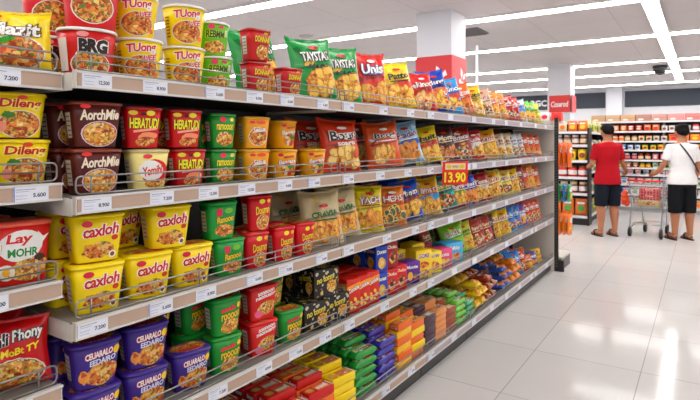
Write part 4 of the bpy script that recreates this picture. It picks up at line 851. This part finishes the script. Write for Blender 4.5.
def bgput(spec, x, y, z, rz, where):
    sh, c, lid, lab = spec[:4]; me = bgkind(sh, c, lid, lab, *(spec[4:])); o = bpy.data.objects.new(me.name.split('.')[0], me); COL.objects.link(o); o.location = (x, y, z); o.rotation_euler = (0, 0, R(rz))
    nm = {'jar': 'jar', 'tub': 'tub', 'box': 'box', 'pouch': 'pouch'}[sh]; look = {'jar': '%s jar with %s lid' % (c, lid), 'tub': '%s tub with %s lid' % (c, lid), 'box': '%s box with %s print' % (c, lab), 'pouch': '%s pouch with %s print' % (c, lab)}[sh]
    ENTRIES.setdefault((look, where, nm), []).append(o)
def bg_labels():
    for (look, where, nm), L in ENTRIES.items():
        L.sort(key=lambda o: o.location.x + o.location.y * .3)
        for i, o in enumerate(L):
            t = '' if len(L) == 1 else ', ' + ('leftmost' if i == 0 else 'rightmost' if i == len(L) - 1 else (ORD[i] + ' from left' if i < 12 else 'farther right'))
            tag(o, look + t + ', ' + where, nm, 'goods on the ' + where)
# second gondola: end display facing the aisle crossing
XL, XR, YF = -2.5, -1.64, 9.9
e = empty('shelf_display', (XL, YF, 0)); tag(e, 'black-sided shelf display of jars and tubs behind the man in red', 'shelf unit'); W = XR - XL
MB().box(0, W - .03, .24, .26, 0, 1.66, METD).build('back_panel', e)
MB().box(W - .03, W, 0, .26, 0, 1.68, METD).build('side_panel', e); MB().box(0, .03, 0, .26, 0, 1.68, METD).build('side_panel', e)
MB().box(.03, W - .03, .03, .24, 0, .1, METD).build('kick_plate', e)
EZ = [1.62, 1.39, 1.12, .83, .55, .16]
for z in EZ:
    so = MB().box(.03, W - .03, .012, .24, z - .025, z, SHELF).build('shelf', e); MB().box(.03, W - .03, 0, .012, z - .04, z + .004, mat((222, 220, 222), .35)).build('price_rail', so)
ER = [[('pouch', 'orange', 'red', 'yellow', .15, .19), ('pouch', 'orange', 'red', 'yellow', .15, .19), ('pouch', 'cream', 'red', 'orange', .14, .18)], [('jar', 'brown', 'white', 'cream', .12, .17), ('jar', 'brown', 'white', 'white', .12, .17)],
      [('tub', 'yellow', 'yellow', 'brown', .16, .19)], [('jar', 'red', 'brown', 'white', .15, .19)], [('jar', 'maroon', 'cream', 'white', .14, .19)], [('pouch', 'orange', 'red', 'green', .2, .29)]]
NMZ = ['top', 'second', 'third', 'fourth', 'fifth', 'lowest']
for r, z in enumerate(EZ):
    sp = ER[r][0]; x = XR - .045 - sp[4] / 2; i = 0
    while x > XL + .1:
        sp = ER[r][i % len(ER[r])]; bgput(sp, x, YF + .115, z + .001, 0, NMZ[r] + ' shelf of the black-sided display'); x -= sp[4] + .016; i += 1
# its long side, facing the aisle
e = empty('shelving_bay', (-2.06, 10.165, 0)); tag(e, 'low white shelving side behind the legs of the man in red', 'shelf unit')
MB().box(0, .03, 0, 1.9, 0, 1.66, METD).build('back_panel', e); MB().box(.03, .36, .04, 1.9, 0, .1, METD).build('kick_plate', e); MB().box(0, .42, 1.87, 1.9, .1, 1.66, METD).build('upright', e)
for k, z in enumerate((.16, .55, .92, 1.28, 1.62)):
    so = MB().box(.03, .4, .02, 1.86, z - .025, z, SHELF).build('shelf', e); MB().box(.4, .412, .02, 1.86, z - .04, z + .004, mat((222, 220, 222), .35)).build('price_rail', so)
    cols = [('pouch', 'green', 'red', 'yellow', .16, .2), ('pouch', 'yellow', 'red', 'green', .16, .22), ('pouch', 'cream', 'red', 'green', .16, .2)] if k in (0, 4) else [('pouch', 'white', 'red', 'green', .14, .18), ('jar', 'green', 'white', 'cream', .1, .2), ('pouch', 'cream', 'red', 'brown', .14, .18)]
    for i in range(9): bgput(cols[i % 3], -1.76, 10.31 + i * .19, z + .001, 90, ['lowest', 'second', 'third', 'fourth', 'top'][k] + ' shelf along the aisle beyond the man')
# back wall shelving
BY = 12.5; BZ = [.12, .36, .56, .765, .91, 1.07, 1.277, 1.46, 1.665, 1.87]
BN = ['lowest', 'second lowest', 'third lowest', 'fourth lowest', 'fifth', 'middle', 'fourth from top', 'third from top', 'second from top', 'top']
for b in range(4):
    x0 = -3.3 + b * 1.3; e = empty('shelving_bay', (x0, BY, 0)); tag(e, 'tall white back shelving of packaged food, %s bay' % ['leftmost', 'second', 'third', 'rightmost'][b], 'shelf unit', 'bays of the back shelving')
    MB().box(0, 1.298, .5, .53, 0, 1.9, mat((60, 56, 56), .5)).build('back_panel', e); MB().box(0, .03, .16, .5, 0, 1.86, METW).build('upright', e); MB().box(.03, 1.298, .06, .5, 0, .08, mat((190, 190, 194), .5)).build('kick_plate', e)
    for z in BZ:
        so = MB().box(.032, 1.298, .012, .5, z - .022, z, mat((190, 186, 182), .4)).build('shelf', e); MB().box(.0, 1.298, 0, .012, z - .03, z + .004, mat((226, 226, 230), .35)).build('price_rail', so)
BR = {9: None,
 8: [('pouch', 'orange', 'red', 'cream', .12, .13), ('pouch', 'red', 'red', 'cream', .12, .13), ('pouch', 'orange', 'red', 'red', .13, .14), ('tub', 'white', 'white', 'brown'), ('tub', 'white', 'white', 'orange'), ('jar', 'pink', 'red', 'white', .11, .13), ('box', 'orange', 'red', 'cream', .15, .14), ('tub', 'brown', 'white', 'white'), ('jar', 'white', 'red', 'pink', .1, .13)],
 7: [('jar', 'cream', 'red', 'orange', .1, .12), ('jar', 'tan', 'brown', 'cream', .1, .12), ('tub', 'cream', 'orange', 'brown'), ('tub', 'white', 'tan', 'brown'), ('box', 'orange', 'red', 'red', .16, .14), ('box', 'orange', 'red', 'yellow', .16, .14), ('jar', 'pink', 'white', 'cream', .1, .12), ('jar', 'red', 'white', 'cream', .1, .12)],
 6: [('tub', 'blue', 'white', 'white'), ('tub', 'white', 'blue', 'blue'), ('tub', 'yellow', 'green', 'brown'), ('tub', 'yellow', 'yellow', 'red'), ('tub', 'cream', 'white', 'orange'), ('tub', 'orange', 'yellow', 'brown'), ('jar', 'brown', 'white', 'cream', .1, .11)],
 5: [('jar', 'red', 'white', 'cream', .1, .13), ('jar', 'maroon', 'white', 'pink', .1, .13), ('jar', 'brown', 'red', 'cream', .1, .13), ('pouch', 'pink', 'red', 'white', .11, .13), ('jar', 'red', 'brown', 'white', .1, .13)],
 4: [('box', 'green', 'red', 'yellow', .1, .11), ('box', 'maroon', 'red', 'cream', .11, .11), ('jar', 'orange', 'green', 'yellow', .09, .1), ('tub', 'white', 'green', 'green')],
 3: [('tub', 'white', 'white', 'blue'), ('tub', 'white', 'red', 'pink'), ('tub', 'cream', 'blue', 'blue'), ('box', 'white', 'red', 'red', .12, .1)],
 2: [('box', 'white', 'red', 'blue', .13, .14), ('box', 'pink', 'red', 'white', .13, .14), ('pouch', 'white', 'red', 'green', .12, .14)],
 1: [('box', 'blue', 'red', 'white', .15, .13), ('box', 'white', 'red', 'green', .15, .13), ('box', 'red', 'red', 'white', .15, .13)],
 0: [('box', 'white', 'red', 'blue', .18, .16), ('box', 'cream', 'red', 'orange', .18, .16)]}
rb = random.Random(5)
for r in range(9):
    x = -1.62; L = BR[r]; i = 0
    while x < .34:
        sp = L[(i // 2) % len(L)]; wd = sp[4] if len(sp) > 4 else .115; dxx = min(abs(((x + wd / 2) + 3.3) % 1.3), 1.3 - abs(((x + wd / 2) + 3.3) % 1.3))
        bgput(sp, x + wd / 2, BY + .09, BZ[r] + .001, 0, BN[r] + ' back shelf'); x += wd + .012 + .02 * rb.random(); i += 1
x = -1.9
for i in range(7):
    c = [(196, 160, 124), (200, 164, 130), (196, 158, 120), (176, 130, 116), (196, 150, 140), (214, 150, 146), (206, 130, 126)][i]; wd = .27
    mb = MB().box(-wd / 2, wd / 2, -.15, .15, 0, .14, mat(c, .7), .004).box(-wd / 2 + .0, wd / 2, -.1515, -.15, .062, .072, mat(tuple(int(q * .85) for q in c), .6)); A = Art(mb, lambda a, b, o: (a, -.151 - o, b + .07)); A.rect(-.09, .0, -.05, -.015, mat((236, 226, 214)))
    o = tag(mb.build('carton'), ('plain brown cardboard carton' if i < 3 else 'reddish carton') + ' on top of the back shelving, ' + ['leftmost', 'second from left', 'third from left', 'just past the brown ones', 'fifth from left', 'sixth from left', 'rightmost'][i], 'carton', 'cartons on top of the back shelving'); o.location = (x + i * .285, BY + .2, 1.871)

# ------------------------------------------------------------------ people
def remeshed(mb, name, voxel, m, parent, smooth=2):
    o = mb.build(name, None); md = o.modifiers.new('r', 'REMESH'); md.mode = 'VOXEL'; md.voxel_size = voxel; md.use_smooth_shade = True
    sm = o.modifiers.new('s', 'SMOOTH'); sm.iterations = smooth; sm.factor = .5
    dg = bpy.context.evaluated_depsgraph_get(); dg.update(); me = bpy.data.meshes.new_from_object(o.evaluated_get(dg)); me.name = name
    bpy.data.objects.remove(o); me.materials.clear(); me.materials.append(m)
    for p in me.polygons: p.use_smooth = True; p.material_index = 0
    n = bpy.data.objects.new(name, me); COL.objects.link(n); n.parent = parent; return n
def rings(mb, L, m, n=20): mb.loft([[(cx + rx * math.cos(2 * math.pi * k / n), cy + ry * math.sin(2 * math.pi * k / n), z) for k in range(n)] for cx, cy, z, rx, ry in L], m)
def ball(mb, c, r, m, n=14):
    L = []
    for j in range(1, 10): a = math.pi * j / 10 - math.pi / 2; L.append((c[0], c[1], c[2] + r[2] * math.sin(a), r[0] * math.cos(a), r[1] * math.cos(a)))
    rings(mb, L, m, n)
def hand(mb, wrist, d, up, side, curl, m):      # palm, four fingers of unequal length, thumb from the side
    d = Vector(d).normalized(); up = Vector(up).normalized(); sd = d.cross(up).normalized() * side; w0 = Vector(wrist)
    mb.tube([w0, w0 + d * .03, w0 + d * .085], [.027, .036, .034], m, 10)
    for i, (o, l) in enumerate(((.03, .068), (.011, .078), (-.009, .072), (-.027, .056))):
        p = w0 + d * .078 + sd * o; a = d; pts = [p - d * .02, p]
        for k, f in enumerate((.42, .33, .25)):
            a = (a * math.cos(R(curl)) - up * math.sin(R(curl))).normalized(); a0 = a; pts.append(pts[-1] + a0 * l * f); d_ = a0; up = (up * math.cos(R(curl)) + d * 0) if False else up
            a = (a0 - up * math.sin(R(curl)) * .8).normalized()
        mb.tube(pts, [.0095, .0095, .009, .0085, .007], m, 8)
    p = w0 + d * .025 + sd * .028; mb.tube([p - sd * .01, p + d * .02 + sd * .014, p + d * .045 + sd * .018 - up * .012, p + d * .062 + sd * .012 - up * .026], [.012, .0115, .01, .008], m, 8)
def person(loc, rz, H, skin, shirt, shorts, hairc, label, arms, female=False, shortz=.46, strap=False, shw=.172):
    e = empty('person', loc, rz); tag(e, label, 'person'); k = H / 1.69; SK = mat(skin, .55); mb = MB()
    hipw = .17 if not female else .18
    rings(mb, [(0, .0, .8, hipw * .9, .1), (0, .0, .88, hipw, .115), (0, 0, .98, .155, .108), (0, .0, 1.08, .145, .1), (0, .005, 1.25, .168, .115), (0, .0, 1.36, .175, .1), (0, -.005, 1.41, .13, .075), (0, -.005, 1.445, .07, .058), (0, .0, 1.5, .056, .056), (0, .01, 1.56, .056, .06)], SK)
    ball(mb, (0, .02, 1.588), (.084, .1, .112), SK, 18); ball(mb, (0, .05, 1.535), (.05, .058, .05), SK)   # skull, jaw
    mb.tube([(0, .1, 1.61), (0, .125, 1.575), (0, .11, 1.565)], [.01, .016, .012], SK, 8)                      # nose
    for s_ in (-1, 1):
        ball(mb, (s_ * .087, .012, 1.58), (.012, .022, .033), SK, 10)
        mb.tube([(s_ * .085, 0, .88), (s_ * .095, .005, .7), (s_ * .1, .01, .49), (s_ * .103, -.008, .36), (s_ * .107, -.01, .2), (s_ * .11, -.01, .08)], [.094, .086, .063, .066, .047, .038], SK, 14)
        mb.tube([(s_ * .11, -.04, .04), (s_ * .112, .0, .055), (s_ * .118, .07, .045), (s_ * .125, .15, .034), (s_ * .128, .19, .028)], [.03, .036, .036, .034, .018], SK, 12)
        for t in range(5): mb.tube([(s_ * (.128 + (t - 2) * .015), .165, .028), (s_ * (.13 + (t - 2) * .016), .205 - abs(t - 1.2) * .006, .026)], [.011, .009 - .0006 * t], SK, 8)
    for s_, (el, wr, hd, up, cu) in zip((-1, 1), arms):
        sh = Vector((s_ * shw, 0, 1.365)); mb.tube([Vector((s_ * .12, 0, 1.37)), sh, sh.lerp(Vector(el), .5), el, Vector(el).lerp(Vector(wr), .35), wr], [.05, .054, .045, .038, .037, .026], SK, 12); hand(mb, wr, hd, up, s_ * -1, cu, SK)
    remeshed(mb, 'body', .0068, SK, e, 3)
    f = MB()
    for s_ in (-1, 1): ball(f, (s_ * .03, .1, 1.6), (.011, .008, .007), WHITE, 8)
    f.build('eyes', e); MB().tube([(-.022, .104, 1.535), (0, .11, 1.533), (.022, .104, 1.535)], .004, mat((160, 80, 76), .5), 6).build('mouth', e)
    sm = mat(shirt, .85, bump=.25, bscale=14, spec=.2); mb = MB(); z0 = .79 if not female else .82
    rings(mb, [(0, 0, z0, hipw + .038, .15), (0, 0, z0 + .1, hipw + .028, .142), (0, 0, 1.0, .178, .128), (0, 0, 1.08, .172, .122), (0, .005, 1.25, .19, .134), (0, .0, 1.36, .19, .118), (0, -.005, 1.405, .14, .09), (0, -.005, 1.432, .076, .07)], sm, 24)
    for s_, a in zip((-1, 1), arms):
        sh = Vector((s_ * shw, 0, 1.365)); el = Vector(a[0]); mb.tube([Vector((s_ * .1, 0, 1.36)), sh, sh.lerp(el, .45), sh.lerp(el, .78)], [.06, .063, .06, .061], sm, 14)
    remeshed(mb, 'shirt', .009, sm, e, 3)
    pm = mat(shorts, .85, bump=.2, bscale=14, spec=.2); mb = MB(); rings(mb, [(0, 0, .78, hipw + .016, .128), (0, 0, .88, hipw + .014, .13), (0, 0, .95, .17, .12)], pm, 24)
    for s_ in (-1, 1): rings(mb, [(s_ * .102, .0, shortz, .092, .096), (s_ * .098, 0, shortz + .15, .1, .106), (s_ * .088, 0, .8, .1, .118), (s_ * .08, 0, .86, .09, .11)], pm, 18)
    remeshed(mb, 'shorts', .009, pm, e, 2)
    hm = mat(hairc, .8, bump=.5, bscale=90, spec=.15); mb = MB(); ball(mb, (0, .0, 1.626), (.093, .106, .088), hm, 20); ball(mb, (0, -.024, 1.6), (.086, .086, .075), hm, 18)
    if female: ball(mb, (0, -.05, 1.66), (.07, .06, .06), hm); ball(mb, (0, -.07, 1.6), (.07, .05, .07), hm)
    remeshed(mb, 'hair', .008, hm, e, 2)
    for s_ in (-1, 1):
        mb = MB(); n = 18; o0 = [(s_ * .12 + (.052 + .008 * math.sin(t)) * math.cos(t), .07 + .148 * math.sin(t)) for t in [2 * math.pi * q / n for q in range(n)]]
        mb.loft([[(x, y, z) for x, y in o0] for z in (0, .016)], BLACK); mb.tube([(s_ * .12 - .05, .06, .016), (s_ * .12 - .035, .1, .07), (s_ * .12, .13, .082), (s_ * .12 + .035, .1, .07), (s_ * .12 + .05, .06, .016)], .012, BLACK, 8); mb.build('sandal', e)
    if strap: 
        P0 = []
        for q in range(15):
            t = q / 14; P0.append((-.085 + .27 * t, -(.098 + .04 * math.sin(math.pi * min(1, t * 1.1))), 1.42 - .42 * t))
        mb = MB(); mb.tube(P0, .011, mat((50, 40, 44), .6), 6); mb.build('bag_strap', e)
    e.scale = (k, k, k); return e
person((-1.23, 8.98, 0), TH + R(4), 1.70, (172, 116, 86), (158, 16, 30), (20, 23, 34), (22, 18, 18), 'person in red t-shirt and navy shorts seen from behind, hand on trolley', [((-.215, .03, 1.1), (-.14, .24, 1.05), (.3, 1, 0), (0, 0, 1), 25), ((.255, .03, 1.11), (.4, .17, .965), (.35, 1, -.1), (0, 0, 1), 38)])
person((-.27, 9.24, 0), TH + R(-2), 1.68, (172, 116, 86), (228, 226, 226), (16, 17, 22), (16, 13, 13), 'person in white t-shirt with dark shoulder strap and black shorts beside trolley', [((-.245, .02, 1.12), (-.3, .15, .97), (-.2, 1, -.1), (0, 0, 1), 38), ((.235, .0, 1.1), (.24, .08, .86), (0, .3, -1), (0, 1, .3), 16)], female=True, shortz=.4, strap=True)

# ------------------------------------------------------------------ shopping trolley
ZW = mat((176, 176, 176), .3, .8); GREY = mat((120, 122, 124), .5)
CXY = (-.735, 9.12); CS = .9
e = empty('shopping_trolley', (CXY[0], CXY[1], 0), R(-10)); e.scale = (CS, CS, CS); tag(e, 'wire shopping trolley with red handle between the two people', 'shopping trolley')
mb = MB(); YA, YB = .06, .8
def cr(x, y, t):                               # basket corner at height t 0..1
    z = .5 + .38 * t; q = .78 + .22 * t; ya = YA + .03 * (1 - t); yb = YB - .14 * (1 - t) ; return Vector((x * .27 * q, ya + (yb - ya) * y, z))
for t in (0, .2, .4, .6, .8, 1): p = [cr(-1, 0, t), cr(1, 0, t), cr(1, 1, t), cr(-1, 1, t), cr(-1, 0, t)]; mb.tube(p, .0055 if t in (0, 1) else .003, ZW, 6)
for k in range(1, 10): u = -1 + k * .2; mb.tube([cr(u, 0, 1), cr(u, 0, 0), cr(u, 1, 0), cr(u, 1, 1)], .0028, ZW, 5)
for k in range(15):
    v = k / 14; mb.tube([cr(-1, v, 1), cr(-1, v, 0), cr(1, v, 0), cr(1, v, 1)], .0028, ZW, 5)
mb.build('basket', e)
mb = MB()
for s_ in (-1, 1):
    mb.tube([(s_ * .26, -.01, .945), (s_ * .255, .05, .9), (s_ * .235, .1, .5), (s_ * .235, .0, .16)], .011, ZW, 8); mb.tube([(s_ * .235, .0, .16), (s_ * .22, .35, .19), (s_ * .17, .66, .17)], .011, ZW, 8); mb.tube([(s_ * .2, .5, .5), (s_ * .18, .6, .18)], .009, ZW, 8)
mb.build('frame', e)
mb = MB().tube([(-.27, -.015, .95), (.27, -.015, .95)], .016, mat((206, 30, 34), .4), 10)
mb.build('handle', e)
mb = MB(); [mb.tube([(-.2 + .04 * k, .06, .215), (-.2 + .04 * k, .6, .215)], .003, ZW, 5) for k in range(11)]; mb.tube([(-.22, .06, .215), (.22, .06, .215), (.2, .6, .215), (-.2, .6, .215), (-.22, .06, .215)], .006, ZW, 6); mb.build('lower_rack', e)
mb = MB(); [mb.tube([(-.18 + .045 * k, .1, .62), (-.18 + .045 * k, .08, .86)], .0028, ZW, 5) for k in range(9)]; mb.tube([(-.19, .1, .62), (.19, .1, .62)], .004, ZW, 5); mb.build('seat_flap', e)
for (x, y) in ((-.235, 0), (.235, 0), (-.17, .66), (.17, .66)):
    wb = MB(); wb.loft([[(x + xx, y + rr * math.cos(2 * math.pi * q / 20), .076 + rr * math.sin(2 * math.pi * q / 20)) for q in range(20)] for xx, rr in ((-.02, .06), (-.017, .075), (.017, .075), (.02, .06))], BLACK); wo = wb.build('wheel', e)
    c = MB().box(x - .024, x - .019, y - .012, y + .012, .055, .155, GREY).box(x + .019, x + .024, y - .012, y + .012, .055, .155, GREY).box(x - .024, x + .024, y - .02, y + .02, .15, .165, GREY); c.build('caster_fork', wo)
M_ = e.matrix_basis
def incart(mb, name, x, y, z, label, cat):
    o = mb.build(name); c, s_ = math.cos(R(-10)), math.sin(R(-10)); x *= CS; y *= CS; z *= CS; o.scale = (CS, CS, CS); o.location = (CXY[0] + x * c - y * s_, CXY[1] + x * s_ + y * c, z); o.rotation_euler = (0, 0, R(-10)); return tag(o, label, cat)
RC = mat((206, 26, 30), .35)
mb = MB().box(-.16, .16, -.1, .1, 0, .1, mat((214, 190, 130), .5), .008); Art(mb, lambda a, b, o: (a, -.1 - o, b + .05)).ell(0, 0, .1, .03, MIX); incart(mb, 'food_packet', 0, .3, .507, 'cream and brown food pack at the bottom of the trolley', 'pack')
for k, z in enumerate((.609, .71)):
    mb = MB().box(-.15, .15, -.09, .09, 0, .098, RC, .006); A = Art(mb, lambda a, b, o: (a, -.09 - o, b + .049)); A.rect(-.14, .14, -.004, .008, mat((230, 120, 110))); A.text('Tomo', 0, .026, .12, .026, WHITE); incart(mb, 'food_carton', 0, .3, z, ['red carton in the trolley under the other red one', 'topmost red carton in the trolley'][k], 'carton')
mb = MB(); om = mat((226, 84, 40), .45, bump=.3)
for k in range(11): q = random.Random(k); ball(mb, (.0 + q.uniform(-.03, .03), q.uniform(-.04, .04), .06 + k * .018), (.042, .042, .04), om, 10)
o = remeshed(mb, 'net_bag', .008, om, None, 1); tag(o, 'orange net bag of fruit hanging on the left side of the trolley', 'bag')
mb = MB().tube([(0, 0, .27), (.02, 0, .33), (.05, 0, .43)], .005, om, 6); s_ = mb.build('bag_strap', o); c, sn = math.cos(R(-10)), math.sin(R(-10)); o.location = (CXY[0] - .325 * c - .16 * sn, CXY[1] + .325 * -sn + .16 * c, .41); 
bg_labels()
finish_labels()
